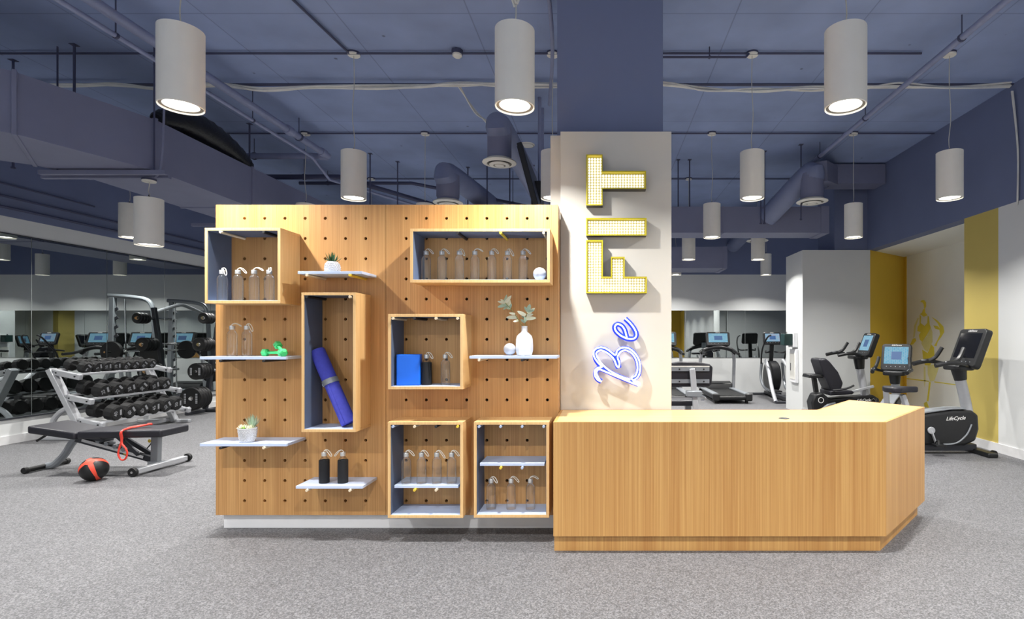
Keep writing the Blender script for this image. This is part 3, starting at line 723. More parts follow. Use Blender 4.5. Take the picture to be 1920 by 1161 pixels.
# ------------------------------------------------------------------ sign letters on the pillar
SY = 4.04; SF = 3.962
def sp(u, v): return ((u-CX)/FPX*SF, CAMH-(v-CY)/FPX*SF)
def sign_letter(label, pts, pitch=.0207):
    P_ = [sp(*p) for p in pts]
    ar = sum(P_[i-1][0]*P_[i][1]-P_[i][0]*P_[i-1][1] for i in range(len(P_)))
    if ar < 0: P_ = P_[::-1]
    x0 = min(p[0] for p in P_); x1 = max(p[0] for p in P_); z0 = min(p[1] for p in P_); z1 = max(p[1] for p in P_)
    o = thing('sign_letter', label, 'sign letter', ((x0+x1)/2, SY, (z0+z1)/2), 0, 'yellow light bulb letters on the pillar')
    L = [(p[0]-(x0+x1)/2, p[1]-(z0+z1)/2) for p in P_]
    R = Matrix(((1, 0, 0, 0), (0, 0, -1, 0), (0, 1, 0, 0), (0, 0, 0, 1)))      # local xy -> xz, depth towards the viewer
    def ring(a, b, h0, h1):
        mb = MB(); n = len(a)
        v = [R @ Vector((p[0], p[1], h)) for h in (h0, h1) for q in (a, b) for p in q]
        f = []
        for i in range(n):
            j = (i+1) % n
            f += [(i, j, 2*n+j, 2*n+i), (n+i, 3*n+i, 3*n+j, n+j), (2*n+i, 2*n+j, 3*n+j, 3*n+i), (i, n+i, n+j, j)]
        return mb.add(v, f)
    dp = SY-SF
    i1, i2 = inset(L, .003), inset(L, .0085)
    ring(L, i1, .002, dp-.001).build('return', SIGNK, o, smooth=False)
    ring(i1, i2, .002, dp).build('inner_return', SIGNY, o, smooth=False)
    ring(L, inset(L, .0028), dp-.0008, dp+.0008).build('rim', SIGNY, o, smooth=False)
    MB().prism(inset(L, .0086), .03, .034, R).build('face', SIGNF, o, smooth=False)
    def inside(x, y, poly):
        c = False; n = len(poly)
        for i in range(n):
            (xa, ya), (xb, yb) = poly[i-1], poly[i]
            if (ya > y) != (yb > y) and x < (xb-xa)*(y-ya)/(yb-ya)+xa: c = not c
        return c
    safe = inset(L, .014); W_, H_ = x1-x0, z1-z0
    nx = round((W_-.024)/pitch); nz = round((H_-.024)/pitch); mb = MB()
    for i in range(nx):
        for k in range(nz):
            x = -W_/2+.012+(i+.5)*(W_-.024)/nx; y = -H_/2+.012+(k+.5)*(H_-.024)/nz
            if inside(x, y, safe):
                T = R @ Matrix.Translation((x, y, .034))
                mb.lathe([(.0078, 0), (.0082, .008), (.0065, .014), (.003, .0168), (.0001, .0172)], 8, T, cap=False)
    b = mb.build('bulbs', BULB, o); b['kind'] = 'stuff'
zs_ = lambda x, y: (1085+x/4.143, 280+y/4.146)
sign_letter('letter T of yellow light bulbs, topmost on the pillar', [zs_(*p) for p in ((58, 40), (186, 40), (186, 168), (524, 168), (524, 308), (186, 308), (186, 436), (58, 436))])
sign_letter('letter I of yellow light bulbs between T and F', [zs_(*p) for p in ((58, 534), (528, 534), (528, 670), (58, 670))])
sign_letter('letter F of yellow light bulbs, above the neon word', [zs_(*p) for p in ((58, 706), (188, 706), (188, 990), (250, 990), (250, 836), (358, 836), (358, 990), (530, 990), (530, 1120), (58, 1120))])
NY = 3.985
def np_(x, y): u, v = 1095+x/7.258, 580+y/7.256; return ((u-CX)/FPX*NY, 0, CAMH-(v-CY)/FPX*NY)
def neon(label, paths, bands, cen):
    c = np_(*cen); o = thing('neon_letter', label, 'sign letter', (c[0], SY, c[2]), 0, 'neon word on the pillar')
    loc = lambda p, y: (lambda q: Vector((q[0]-c[0], y, q[2]-c[2])))(np_(*p))
    for pts, cl_ in paths:
        q = curve([loc(p, -.066) for p in pts], 7, cl_)
        MB().tube(q, .0058, 8, cl_).build('neon_tube', NEONW, o)
    for pts, cl_, wd in bands:
        q = curve([loc(p, -.046) for p in pts], 7, cl_)
        MB().tube(q, wd, 8, cl_, flat=.35, up=(0, 1, 0)).build('backing', NEONB, o)
    for p in (paths[0][0][1], paths[0][0][len(paths[0][0])//2]):
        q = loc(p, 0); MB().cyl((q.x, 0, q.z), (q.x, -.05, q.z), .004, 8).build('standoff', CHROME, o)
e_ = [(562, 128), (632, 195), (692, 280), (712, 350), (680, 398), (600, 402), (510, 365), (440, 305), (418, 245), (450, 205), (510, 222), (555, 285), (582, 385)]
neon('neon letter e in white and blue below the bulb letters', [(e_, False)], [(e_, False, .0195)], (560, 270))
ob = [(238, 982), (190, 962), (150, 905), (146, 840), (180, 800), (245, 782), (190, 725), (140, 650), (132, 575), (180, 528), (260, 520), (340, 560), (424, 622), (455, 560), (525, 522), (605, 532), (685, 592), (742, 680), (764, 780), (752, 880), (715, 940), (668, 972), (748, 1012)]
ib = [(656, 962), (650, 925), (700, 900), (728, 800), (708, 690), (650, 602), (570, 560), (500, 580), (458, 650), (482, 735), (470, 788), (440, 762), (405, 680), (330, 605), (235, 560), (172, 590), (182, 652), (245, 745), (345, 832), (480, 905), (630, 958)]
st = [(238, 985), (196, 930), (170, 860), (205, 818), (300, 852), (430, 908), (560, 962), (735, 1032), (750, 1000), (668, 968)]
mid = [(150, 610), (175, 555), (250, 538), (335, 582), (415, 655), (450, 740), (470, 788), (455, 700), (440, 625), (490, 560), (560, 540), (640, 568), (712, 660), (745, 770), (738, 880), (700, 930), (660, 965)]
mid2 = [(150, 610), (165, 690), (230, 770), (340, 855), (480, 920), (640, 985), (740, 1022)]
hk = [(238, 985), (180, 945), (158, 870), (195, 810), (300, 838), (460, 915)]
neon('neon letter B in white and blue at the foot of the pillar', [(ob, False), (ib, False), (st, False)], [(mid, False, .0215), (mid2, False, .0195), (hk, False, .0195)], (440, 760))

# ------------------------------------------------------------------ ceiling services
def pipe_thing(name, label, pts, r, mat, cat='pipe', n=12, couplings=(), hang=(), sm=False):
    o = thing(name, label, cat, pts[0]); b = Vector(pts[0]); L = [Vector(p)-b for p in pts]
    MB().tube(curve(L, 5) if sm else L, r, n).build('run', mat, o)
    for i in couplings:
        k = int(i); p = L[k].lerp(L[min(k+1, len(L)-1)], i-k); d_ = (L[min(k+1, len(L)-1)]-L[max(0, min(k, len(L)-2))]).normalized()
        MB().cyl(p-d_*r*1.3, p+d_*r*1.3, r*1.32, n).build('coupling', mat, o, bevel=r*.15)
    for p in hang:
        q = Vector(p)-b; MB().cyl(q+Vector((0, 0, r)), (q.x, q.y, CEILZ-b.z), .006, 6).build('hanger_rod', PIPED, o)
        MB().lathe([(r*1.1, -.012), (r*1.25, -.012), (r*1.25, .012), (r*1.1, .012), (r*1.1, -.012)], 12, Matrix.Translation(q) @ Matrix.Rotation(PI/2, 4, 'X'), cap=False).build('hanger_ring', PIPED, o)
    return o
pipe_thing('sprinkler_main', 'thick slate pipe running back over the shelf wall, left side', [(-4.1, -2, 4.1), (-4.1, 7.96, 4.1), (-6.3, 7.96, 4.1)], .045, PIPE, couplings=(0.55, .9, .985, 1.03), hang=((-4.1, 5.2, 4.1), (-4.1, 7.2, 4.1), (-5.2, 7.96, 4.1)))
pipe_thing('sprinkler_branch', 'thin slate pipe beside the thick pipe, left side', [(-4.2, -2, 4.0), (-4.2, 7.7, 4.0), (-4.2, 8.2, 3.82), (-2.9, 11.0, 3.82)], .022, PIPE, hang=((-4.2, 4.6, 4.0), (-4.2, 6.4, 4.0)))
pipe_thing('cross_pipe', 'dark slate pipe crossing under the ceiling behind the shelf wall', [(-6.6, 8.4, 3.92), (-4.15, 8.4, 3.92), (-3.2, 10.2, 3.92)], .04, PIPED, hang=((-5.9, 8.4, 3.92), (-4.7, 8.4, 3.92)))
pipe_thing('cross_pipe', 'far slate pipe crossing behind the shelf wall', [(-5.4, 9.5, 4.14), (-3.4, 9.5, 4.14), (-1.2, 9.5, 3.70), (-.6, 9.5, 3.70)], .03, PIPED, hang=((-4.9, 9.5, 4.14), (-1.6, 9.5, 3.78)))
rp_ = pipe_thing('sprinkler_main', 'slate pipe running back along the right side of the ceiling', [(3.3, -2, 4.15), (3.3, 8.7, 4.15)], .03, PIPE, couplings=(.56, .585), hang=((3.3, 4.9, 4.15), (3.3, 6.7, 4.15), (3.3, 8.1, 4.15)))
MB().tube([(0, 6.12, 0), (.32, 6.12, 0), (.32, 6.12, .10)], .02, 8).build('sprinkler_arm', PIPE, rp_)
MB().lathe([(.012, 0), (.02, .02), (.02, .03), (.006, .05)], 8, Matrix.Translation((.32, 6.12, .09))).build('sprinkler_head', M('brass', (150, 96, 66), .4, .6), rp_)
for k, Y in enumerate((5.55, 7.72, 9.93)):
    pipe_thing('ceiling_conduit', 'thin dark conduit linking the %s row of pendants' % ('second', 'third', 'fourth')[k], [(-7.5, Y-.03, 4.335), (4.78 if k else 3.3, Y-.03, 4.335)], .011, PIPED, 'conduit', 8)
pipe_thing('ceiling_conduit', 'thin dark conduit running forward to the pendant over the shelf wall', [(-2.62, 5.52, 4.335), (-3.0, 1, 4.335)], .012, PIPED, 'conduit', 8)
pipe_thing('ceiling_conduit', 'short dark conduit left of the right hand pendants', [(.55, 5.44, 4.255), (1.46, 5.44, 4.255), (1.50, 5.48, 4.31)], .012, PIPED, 'conduit', 8, hang=((1.09, 5.44, 4.255),))
pipe_thing('ceiling_conduit', 'dark conduit beside the blue column', [(-.42, 3.3, 4.33), (-.44, 4.2, 4.25), (-.47, 5.0, 4.1), (-.62, 6.2, 4.1)], .018, PIPE, 'conduit', 8, sm=True)
def bundle(label, pts, k=5, r=.0105):
    o = thing('cable_bundle', label, 'cable', pts[0]); b = Vector(pts[0])
    for i in range(k):
        q = [Vector(p)-b+Vector((0, 0, -.02))+Vector((random.uniform(-.01, .01), random.uniform(-.025, .025), random.uniform(-.028, .02))) for p in pts]
        MB().tube(curve(q, 5), r, 6).build('cable', CABLE, o)
bundle('pale cable bundle wandering across the ceiling above the shelf wall', [(x, 6.14, z) for x, z in ((-7.4, 4.33), (-6.2, 4.31), (-5.6, 4.33), (-5.0, 4.28), (-4.45, 4.33), (-3.9, 4.27), (-3.3, 4.31), (-2.6, 4.30), (-2.1, 4.31), (-1.65, 4.34), (-1.0, 4.33), (-.3, 4.33))])
bundle('pale cable bundle crossing the ceiling right of the column', [(x, 6.14, z) for x, z in ((-.3, 4.33), (.7, 4.34), (1.2, 4.27), (1.8, 4.26), (2.4, 4.28), (2.9, 4.29), (3.4, 4.32), (4.0, 4.29), (4.7, 4.33))])
bundle('pale cable pair running back to the round duct diffuser', [(-1.66, 6.14, 4.33), (-1.62, 6.7, 4.28), (-1.55, 7.2, 4.31), (-1.46, 7.9, 4.25), (-1.35, 8.2, 4.0)], 2, .010)
bundle('pale cable dropping down the right wall', [(4.77, 6.2, 4.3), (4.785, 6.16, 3.6), (4.785, 6.14, PAINT)], 2, .009)
bundle('pale cables bunched above the middle front pendant', [(-.75, 3.2, 4.34), (-.62, 3.3, 3.85), (-.55, 3.34, 3.5), (-.50, 3.36, 3.7), (-.42, 3.5, 4.1), (-.30, 3.7, 4.2)], 3, .007)
struct(MB().box(LX, RX, 6.22, 6.27, CEILZ-.012, CEILZ).build('trim_2', PIPED, smooth=False))
def junction(x, Y, label, r=.06):
    o = thing('smoke_detector', label, 'detector', (x, Y, CEILZ)); MB().lathe([(.0001, -.075), (r*.55, -.075), (r*.8, -.062), (r*.8, -.045), (.0001, -.045)], 20, cap=False).build('sensor', WSHADE, o)
    MB().lathe([(r, -.045), (r, 0)], 8).build('back_box', PIPED, o, bevel=.004)
junction(-1.5, 5.50, 'small detector on the conduit between two front pendants')
junction(-.36, 5.50, 'small detector peeking out left of the blue column')
o = thing('ceiling_speaker', 'flat white round disc on the ceiling near the diffuser', 'speaker', (-1.16, 8.2, CEILZ)); MB().lathe([(.0001, -.02), (.10, -.02), (.115, -.008), (.115, 0)], 28, cap=False).build('cover', WSHADE, o); MB().lathe([(.104, -.0215), (.1, -.0225), (.096, -.0215)], 28, cap=False).build('rim', TRIM, o)
rods = [(-3.46, 9.0), (-2.35, 9.3), (-1.95, 9.0), (-1.62, 9.3), (-1.20, 9.2), (-4.9, 7.4), (-3.75, 8.6), (1.26, 8.9), (1.45, 8.9), (2.52, 8.5), (2.58, 8.5), (3.05, 8.2), (-6.3, 5.7), (-5.35, 5.4)]
for k, (x, y) in enumerate(rods):
    o = thing('hanger_rod', '', 'rod', (x, y, 3.2 if y < 8 or x > 0 else 3.0)); hgt = CEILZ-o.location.z
    MB().cyl((0, 0, 0), (0, 0, hgt), .011, 8).build('rod', PIPED, o); MB().lathe([(.02, 0), (.02, .018)], 6).build('nut', PIPED, o)
    MB().box(-.03, .03, -.03, .03, hgt-.006, hgt).build('ceiling_plate', PIPED, o)
    side = 'left of the blue column' if x < 0 else 'right of the blue column'
    o['group'] = 'hanger rods'
    n_ = sorted([q for q in rods if (q[0] < 0) == (x < 0)], key=lambda q: q[0]/q[1]).index((x, y))
    o['label'] = 'thin dark hanger rod, %s from the left among those %s' % ((ORD+['ninth', 'tenth', 'eleventh'])[n_], side)
# big rectangular duct, left
o = thing('air_duct', 'large slate rectangular air duct running back along the left', 'duct', (-5.2, 5.4, 3.1))
Rr = [(-6.75, 2.6), (-5.73, 3.65), (-4.92, 4.46), (-4.57, 5.45), (-4.6, 7.0), (-4.6, 9.5), (-4.6, 13.4)]
Ll = [(-7.6, 3.5), (-6.6, 4.5), (-5.62, 5.28), (-5.50, 5.72), (-5.52, 7.0), (-5.52, 9.5), (-5.52, 13.4)]
nm_ = 0
for i in range(len(Rr)-1):
    P4 = [(p[0]+5.2, p[1]-5.4) for p in (Rr[i], Rr[i+1], Ll[i+1], Ll[i])]
    MB().prism(P4, 0, .52).build('duct_section', DUCTM, o, smooth=False)
    if 0 < i:
        a, b = P4[0], P4[3]; dv = (Vector(b)-Vector(a)).normalized(); pv = Vector((dv.y, -dv.x))
        q = [Vector(a)-dv*.018-pv*.016, Vector(a)-dv*.018+pv*.016, Vector(b)+dv*.018+pv*.016, Vector(b)+dv*.018-pv*.016]
        MB().prism([tuple(p) for p in q], -.012, .535).build('flange', DUCTM, o, bevel=.004)
MB().box(-.50, .78, -.02, .025, -.055, -.013).build('support_strut', DUCTM, o)
MB().box(-.62, .70, .12, .165, -.055, -.013).build('support_strut', DUCTM, o)
MB().box(-.9, .6, 2.5, 2.545, -.055, -.013).build('support_strut', DUCTM, o)
for x in (-.32, .66):
    MB().cyl((x, 0, -.05), (x, 0, 1.24), .008, 6).build('hanger_rod', PIPED, o)
MB().tube(curve([(.75, .02, 1.2), (.74, .02, .5), (.72, .02, .1), (.66, .05, -.03), (.50, .18, -.04)], 6), .010, 8).build('conduit', DUCTM, o)
o = thing('flexible_duct', 'crumpled black insulated duct lying on top of the big left duct', 'duct', (-5.15, 6.4, 3.68))
mb = MB(); pts = curve([(.42, -.75, .02), (.40, -.5, .12), (.38, -.2, .16), (.36, .2, .14), (.36, .6, .06), (.38, .8, .0)], 6)
mb.tube(pts, [.06+.11*math.sin(PI*k/(len(pts)-1))+.012*(k % 2) for k in range(len(pts))], 14); mb.build('liner', FOIL, o)
MB().tube([(.5, -.5, .1), (.52, -.2, .16), (.52, .2, .15)], .008, 6).build('tie', DARKST, o)
# diffusers on round ducts
def diffuser(x, Y, z, r, label, duct_to, elbow=.0, rd=.17):
    o = thing('air_diffuser', label, 'diffuser', (x, Y, z))
    MB().lathe([(r*.98, .012), (r, .004), (r*.985, 0), (r*.74, -.014), (r*.71, -.008), (r*.72, .03), (r*.78, .04)], 36, cap=False).build('outer_cone', WSHADE, o)
    MB().lathe([(r*.60, -.018), (r*.58, -.026), (r*.36, -.030), (r*.35, -.02), (r*.36, .0), (r*.60, -.018)], 36, cap=False).build('middle_cone', WSHADE, o)
    MB().lathe([(.0001, -.035), (r*.26, -.033), (r*.28, -.02), (.0001, -.01)], 28, cap=False).build('inner_disc', WSHADE, o)
    MB().lathe([(.0001, .03), (r*.72, .03)], 24, cap=False).build('throat', RUBBER, o)
    MB().lathe([(r*.74, .035), (r*.70, .07), (rd, .10), (rd, .42)], 28).build('collar', DUCTM, o)
    if duct_to:
        p = Vector(duct_to)-Vector((x, Y, z)); MB().tube(curve([(0, 0, .42-.1), (p.x*.06, p.y*.06, .44), p], 6), rd*.98, 20).build('round_duct', BLUED, o)
diffuser(X(936.5, 6.29), 6.29, 3.45, .20, 'round white ceiling diffuser left of the hanging screen', (-.98, 9.2, 3.62), rd=.14)
diffuser(X(840, 8.13), 8.13, 3.44, .225, 'round white diffuser just above the top of the shelf wall', (-1.6, 11.5, 3.62))
diffuser(3.18, 8.1, 3.45, .23, 'round white diffuser at the upper right below the elbow duct', (2.73, 8.85, 3.38), rd=.165)
diffuser(X(1420, 11.4), 11.4, 3.45, .228, 'round white diffuser far back above two pendants', (3.3, 13.47, 3.7))
o = thing('air_duct', 'slate elbow duct coming from the right wall to the diffuser', 'duct', (4.0, 9.2, 4.0))
MB().box(-.1, .79, -.17, .2, 0, .33).build('wall_section', DUCTM, o)
MB().bar((-.1, .02, .16), (-.72, -.98, -.06), .34, .30).build('slanted_section', DUCTM, o)
o = thing('air_duct', 'long slate rectangular duct crossing behind the pillar', 'duct', (1, 9.04, 3.12))
MB().box(-3.3, 2.72, -.24, .24, 0, .43).build('duct_body', DUCTM, o, smooth=False)
MB().box(2.60, 2.735, -.252, .252, -.012, .442).build('end_flange', DUCTM, o, bevel=.004); MB().box(.98, 1.0, -.25, .25, -.01, .44).build('seam', DUCTM, o)
o = thing('air_duct', 'far slate box duct above the back wall', 'duct', (1.4, 11.9, 2.885))
MB().box(-1.5, 1.27, -.4, .4, 0, .46).build('duct_body', DUCTM, o, smooth=False); MB().box(1.2, 1.285, -.41, .41, -.01, .47).build('end_flange', DUCTM, o)
MB().tube([(-.2, 0, -.01), (-.3, -.2, -.04), (-.5, -.3, -.05)], .015, 8).build('conduit', PIPED, o)
# hanging screen
t = thing('hanging_screen', 'black flat screen hung on two poles left of the pillar', 'screen', (-.93, 6.65, 2.7))
T_ = Matrix.Translation((0, 0, .85)) @ Matrix.Rotation(math.radians(-15), 4, 'Y')
MB().box(-.03, .03, -.66, .66, -.84, .04, T_).build('screen_body', BLACK, t, bevel=.008)
MB().box(-.036, -.031, -.64, .64, -.81, .01, T_).build('screen_glass', SCRK, t, smooth=False)
for y in (-.05, .25):
    MB().cyl((.15, y, .2), (.15, y, CEILZ-2.7), .022, 12).build('pole', PIPE, t)
MB().box(.05, .17, -.1, .3, .3, .62).build('mount', BLACK, t, bevel=.006)
for z, k in ((3.12, 'upper'), (3.20, 'lower'), (3.36, 'thin')):
    pass
for k, z in enumerate((3.08, 3.22, 3.38)):
    pipe_thing('wall_conduit', '%s slate conduit on the left blue wall above the mirror' % ('lowest', 'middle', 'highest')[k], [(LX+.03, 2, z), (LX+.03, 12.5-2.2*k, z)], .018-.003*k, PIPED, 'conduit', 8)
# ------------------------------------------------------------------ dumbbell rack
RKX, RKY = -7.2, 8.0
rk = thing('dumbbell_rack', 'silver three-tier dumbbell rack in front of the mirror', 'rack', (RKX, RKY, 0))
def r_(x, y, z): return Vector((x-RKX, y-RKY, z))
ARMS = [((-7.48, .93), (-7.09, .85)), ((-7.30, .585), (-6.93, .515)), ((-7.14, .265), (-6.78, .195))]
for Y in (7.25, 8.76):
    MB().bar(r_(-7.50, Y, .96), r_(-7.02, Y, .02), .07, .10, (0, 1, 0)).build('end_post', STEEL, rk, bevel=.006)
    MB().tube(curve([r_(-7.26, Y, .44), r_(-7.38, Y, .37), r_(-7.47, Y, .25), r_(-7.50, Y, .05)], 6), .034, 10).build('rear_leg', STEEL, rk)
    MB().box(-7.62-RKX, -6.78-RKX, Y-.035-RKY, Y+.035-RKY, 0, .05).build('foot', STEEL, rk, bevel=.01)
    for (a, b) in ARMS:
        MB().bar(r_(a[0], Y, a[1]), r_(b[0], Y, b[1]), .06, .075, (0, 0, 1)).build('arm', STEEL, rk, bevel=.008)
        for k in (.2, .85):
            p = r_(a[0]+(b[0]-a[0])*k, Y-.028, a[1]+(b[1]-a[1])*k); MB().cyl(p, p+Vector((0, -.008, 0)), .011, 6).build('bolt', BLACK, rk)
for (a, b) in ARMS:
    for k in (.12, .88):
        x = a[0]+(b[0]-a[0])*k; z = a[1]+(b[1]-a[1])*k+.03
        MB().bar(r_(x, 7.2, z), r_(x, 8.81, z), .022, .03).build('tier_rail', STEEL, rk, bevel=.004)
MB().bar(r_(-7.1, 7.25, .05), r_(-7.1, 8.76, .05), .06, .06).build('lower_beam', STEEL, rk, bevel=.008)
def make_dumbbell(r, hl, sp, nums):
    t = thing('dumbbell', '', 'dumbbell', (0, 0, 0)); Q = Matrix.Rotation(PI/2, 4, 'Y')
    MB().cyl((-sp/2, 0, 0), (sp/2, 0, 0), .015, 12).build('handle', CHROME, t)
    for s in (-1, 1):
        h = MB().lathe([(r*.80, -hl/2), (r, -hl/2+.014), (r, hl/2-.014), (r*.80, hl/2)], 12, Matrix.Translation((s*sp/2, 0, 0)) @ Q).build('head', RUBBER, t, smooth=False)
        h.rotation_euler = (0, 0, 0)
        if s == 1:
            T = frame((sp/2+hl/2+.0004, 0, 0), (0, 1, 0), (0, 0, 1)) @ Matrix.Rotation(PI/2+.4, 4, 'Z')
            text_mesh(nums, r*.66, GTEXT, 'weight_number', h, T @ Matrix.Translation((0, r*.30, 0)), bold=.0008)
            MB().box(-r*.36, r*.36, -r*.50, -r*.24, 0, .0012, T).build('weight_plaque', GTEXT, h, smooth=False)
    return t
tiers = [('top', 8, .082, .095, .20, -7.30, .995, 7.42, .152, ['5', '10', '15', '20']), ('middle', 6, .104, .12, .22, -7.12, .675, 7.46, .21, ['25', '30', '35']), ('bottom', 6, .110, .13, .24, -6.96, .365, 7.46, .213, ['40', '45', '50'])]
for nm2, n, r, hl, s_, x, z, y0, dy, nums in tiers:
    pr = [make_dumbbell(r, hl, s_, q) for q in nums]
    for k in range(n):
        i = k*len(pr)//n
        o = pr[i]
        if o.get('placed'): o = copy_tree(o)
        o['placed'] = 1
        o.location = (x, y0+k*dy, z); o.rotation_euler = (random.choice((0, .5, .26, -.2)), math.radians(10), random.uniform(-.05, .05))
        o['label'] = 'black dumbbell on the %s tier of the rack, %s from the near end' % (nm2, ORD[k]); o['group'] = 'dumbbells on the %s tier' % nm2
for o in bpy.data.objects:
    if 'placed' in o: del o['placed']

# ------------------------------------------------------------------ weight tree with plates
wt = thing('weight_tree', 'dark weight plate tree at the left edge of the shelf wall', 'weight rack', (-7.3, 9.95, 0))
MB().bar((-.12, 0, .02), (.17, 0, 1.95), .07, .07, (0, 1, 0)).build('post', DARKST, wt, bevel=.008)
MB().box(-.4, .45, -.04, .04, 0, .06).build('base_bar', DARKST, wt, bevel=.01)
MB().box(-.15, -.08, -.45, .45, 0, .06).build('base_bar', DARKST, wt, bevel=.01)
WT = [(1.74, .14, .10), (1.264, .06, .125), (.78, 0, .15), (.294, -.08, .205)]
for k, (z, x, r) in enumerate(WT):
    MB().cyl((x, .36, z), (x, -.42, z), .024, 14).build('peg', CHROME, wt)
    for j, (ya, yb) in enumerate(((-.395, -.33), (-.325, -.26), (-.25, -.19), (-.185, -.12))):
        if k == 0 and j > 2: continue
        rr = r*(1, 1, .97, .97)[j]
        p = thing('weight_plate', 'black round weight plate on the %s peg of the tree, %s from the front' % (('top', 'second', 'third', 'lowest')[k], ORD[j]), 'weight plate', (-7.3+x, 9.95+ya, z), 0, 'plates on the weight tree')
        Q = Matrix.Rotation(-PI/2, 4, 'X'); L = yb-ya
        MB().lathe([(.028, .004), (.05, 0), (rr*.55, .006), (rr*.8, .004), (rr*.93, 0), (rr, .012), (rr, L-.012), (rr*.93, L), (.028, L), (.028, .004)], 36, Q, cap=False).build('plate', RUBBER, p)
        MB().lathe([(.0255, -.001), (.034, -.001), (.034, .004), (.0255, .004), (.0255, -.001)], 20, Q, cap=False).build('hub', CHROME, p)
        if j == 0 and k > 1:
            for sx in (-.5, .5):
                for q in range(6): MB().box(sx*rr-.018, sx*rr+.018, -.0035, -.001, (q-2.5)*rr*.15-rr*.05, (q-2.5)*rr*.15+rr*.05).build('raised_mark', GTEXT, p, smooth=False)
# ------------------------------------------------------------------ smith machine behind the shelf wall, seen in the mirror
sm_ = thing('smith_machine', 'grey smith machine standing beside the mirror, seen reflected', 'exercise machine', (-6.5, 10.9, 0))
for y in (-.7, .7):
    MB().bar((.42, y, 0), (.36, y, 2.16), .09, .075, (0, 1, 0)).build('upright', GREYST, sm_, bevel=.008)
    MB().tube(curve([(.45, y, 2.19), (.1, y, 2.17), (-.25, y, 2.12), (-.38, y, 2.0), (-.42, y, 1.75), (-.46, y, 1.0), (-.50, y, .04)], 6), .042, 10).build('side_frame', GREYST, sm_)
    MB().box(-.6, .48, y-.04, y+.04, 0, .06).build('foot', GREYST, sm_, bevel=.01)
    MB().cyl((.18, y*.86, .12), (.22, y*.86, 2.14), .014, 10).build('guide_rod', CHROME, sm_)
    for k in range(9): MB().bar((.33, y, .55+k*.17), (.27, y, .59+k*.17), .02, .05).build('safety_hook', DARKST, sm_)
    for k, (z, r) in enumerate(((.62, .20), (1.05, .2))):
        MB().cyl((-.47, y-.02, z), (-.47, y+math.copysign(.16, y), z), r, 28).build('stored_plate', RUBBER, sm_, bevel=.012)
MB().tube(curve([(-.40, -.7, 1.86), (-.40, -.25, 2.0), (-.40, 0, 2.05), (-.40, .25, 2.0), (-.40, .7, 1.86)], 6), .034, 10).build('arch', STEEL, sm_)
MB().cyl((.2, -1.05, 1.12), (.2, 1.05, 1.12), .016, 12).build('barbell', CHROME, sm_)
for y in (-.9, .9): MB().cyl((.2, y-.03, 1.12), (.2, y+.03, 1.12), .2, 28).build('bar_plate', RUBBER, sm_, bevel=.01)

# ------------------------------------------------------------------ adjustable bench, ball and band
bn = thing('weight_bench', 'black padded adjustable weight bench with grey frame and wheels', 'bench', (-5.25, 5.67, 0))
def padshape(name, x0, x1, w0, w1, z0, z1, th, hw=.02):
    mb = MB(); P = [(x0, -w0/2-.11), (x1, -w1/2-.11), (x1, w1/2-.11), (x0, w0/2-.11)]
    v = [(x, y, (z0 if x == x0 else z1)+d) for d in (0, th) for x, y in P]
    mb.add(v, [(3, 2, 1, 0), (4, 5, 6, 7), (0, 1, 5, 4), (1, 2, 6, 5), (2, 3, 7, 6), (3, 0, 4, 7)])
    return mb.build(name, PAD, bn, bevel=hw, seg=3)
padshape('seat_pad', -.53, -.085, .42, .34, .43, .355, .078)
padshape('back_pad', -.07, .80, .34, .37, .365, .385, .078)
MB().box(-.40, -.12, -.06, .06, .345, .375, Matrix.Rotation(math.radians(11), 4, 'Y') @ Matrix.Translation((.06, 0, -.06))).build('seat_bracket', DARKST, bn)
MB().tube(curve([(-.32, 0, .36), (-.40, 0, .26), (-.47, 0, .15), (-.58, 0, .045), (-.66, 0, .03)], 6), .036, 10).build('front_leg', GREYST, bn)
MB().cyl((-.66, -.21, .032), (-.66, .21, .032), .026, 12).build('front_foot', RUBBER, bn)
for y in (-.21, .21): MB().cyl((-.66, y-.02, .033), (-.66, y+.02, .033), .033, 14).build('foot_cap', RUBBER, bn, bevel=.006)
MB().bar((-.38, 0, .33), (.50, 0, .09), .05, .06, (0, 0, 1)).build('main_beam', DARKST, bn, bevel=.006)
MB().bar((-.25, -.035, .31), (.40, -.035, .13), .012, .03).build('chrome_track', CHROME, bn)
MB().bar((.50, 0, .07), (.51, 0, .37), .075, .06, (0, 1, 0)).build('rear_post', GREYST, bn, bevel=.006)
MB().cyl((.51, -.09, .37), (.51, .09, .37), .022, 12).build('pivot', BLACK, bn)
MB().bar((.05, .05, .36), (.45, .05, .12), .03, .045).build('support_arm', DARKST, bn, bevel=.004)
MB().bar((.12, -.05, .37), (.36, -.05, .16), .026, .04).build('support_arm', DARKST, bn, bevel=.004)
for k in range(4): MB().cyl((-.08+k*.09, -.045, .30-k*.03), (-.08+k*.09, .045, .30-k*.03), .022, 12).build('adjuster_notch', GREYST, bn)
MB().bar((.55, -.30, .045), (.58, .30, .045), .06, .055, (0, 0, 1)).build('rear_foot', STEEL, bn, bevel=.008)
MB().bar((.44, 0, .06), (.57, 0, .05), .07, .05).build('foot_link', GREYST, bn)
for y in (-.33, .33):
    w_ = MB().lathe([(.020, -.016), (.042, -.016), (.045, -.01), (.045, .01), (.042, .016), (.020, .016)], 22, Matrix.Translation((.565+y*.05, y, .0455)) @ Matrix.Rotation(PI/2, 4, 'X')).build('wheel', RUBBER, bn)
    MB().cyl((.565+y*.05, y-.02, .0455), (.565+y*.05, y+.02, .0455), .012, 10).build('hub', CHROME, w_)
MB().bar((-.47, -.12, .42), (-.56, -.20, .33), .022, .022).build('seat_handle', RUBBER, bn, bevel=.005)
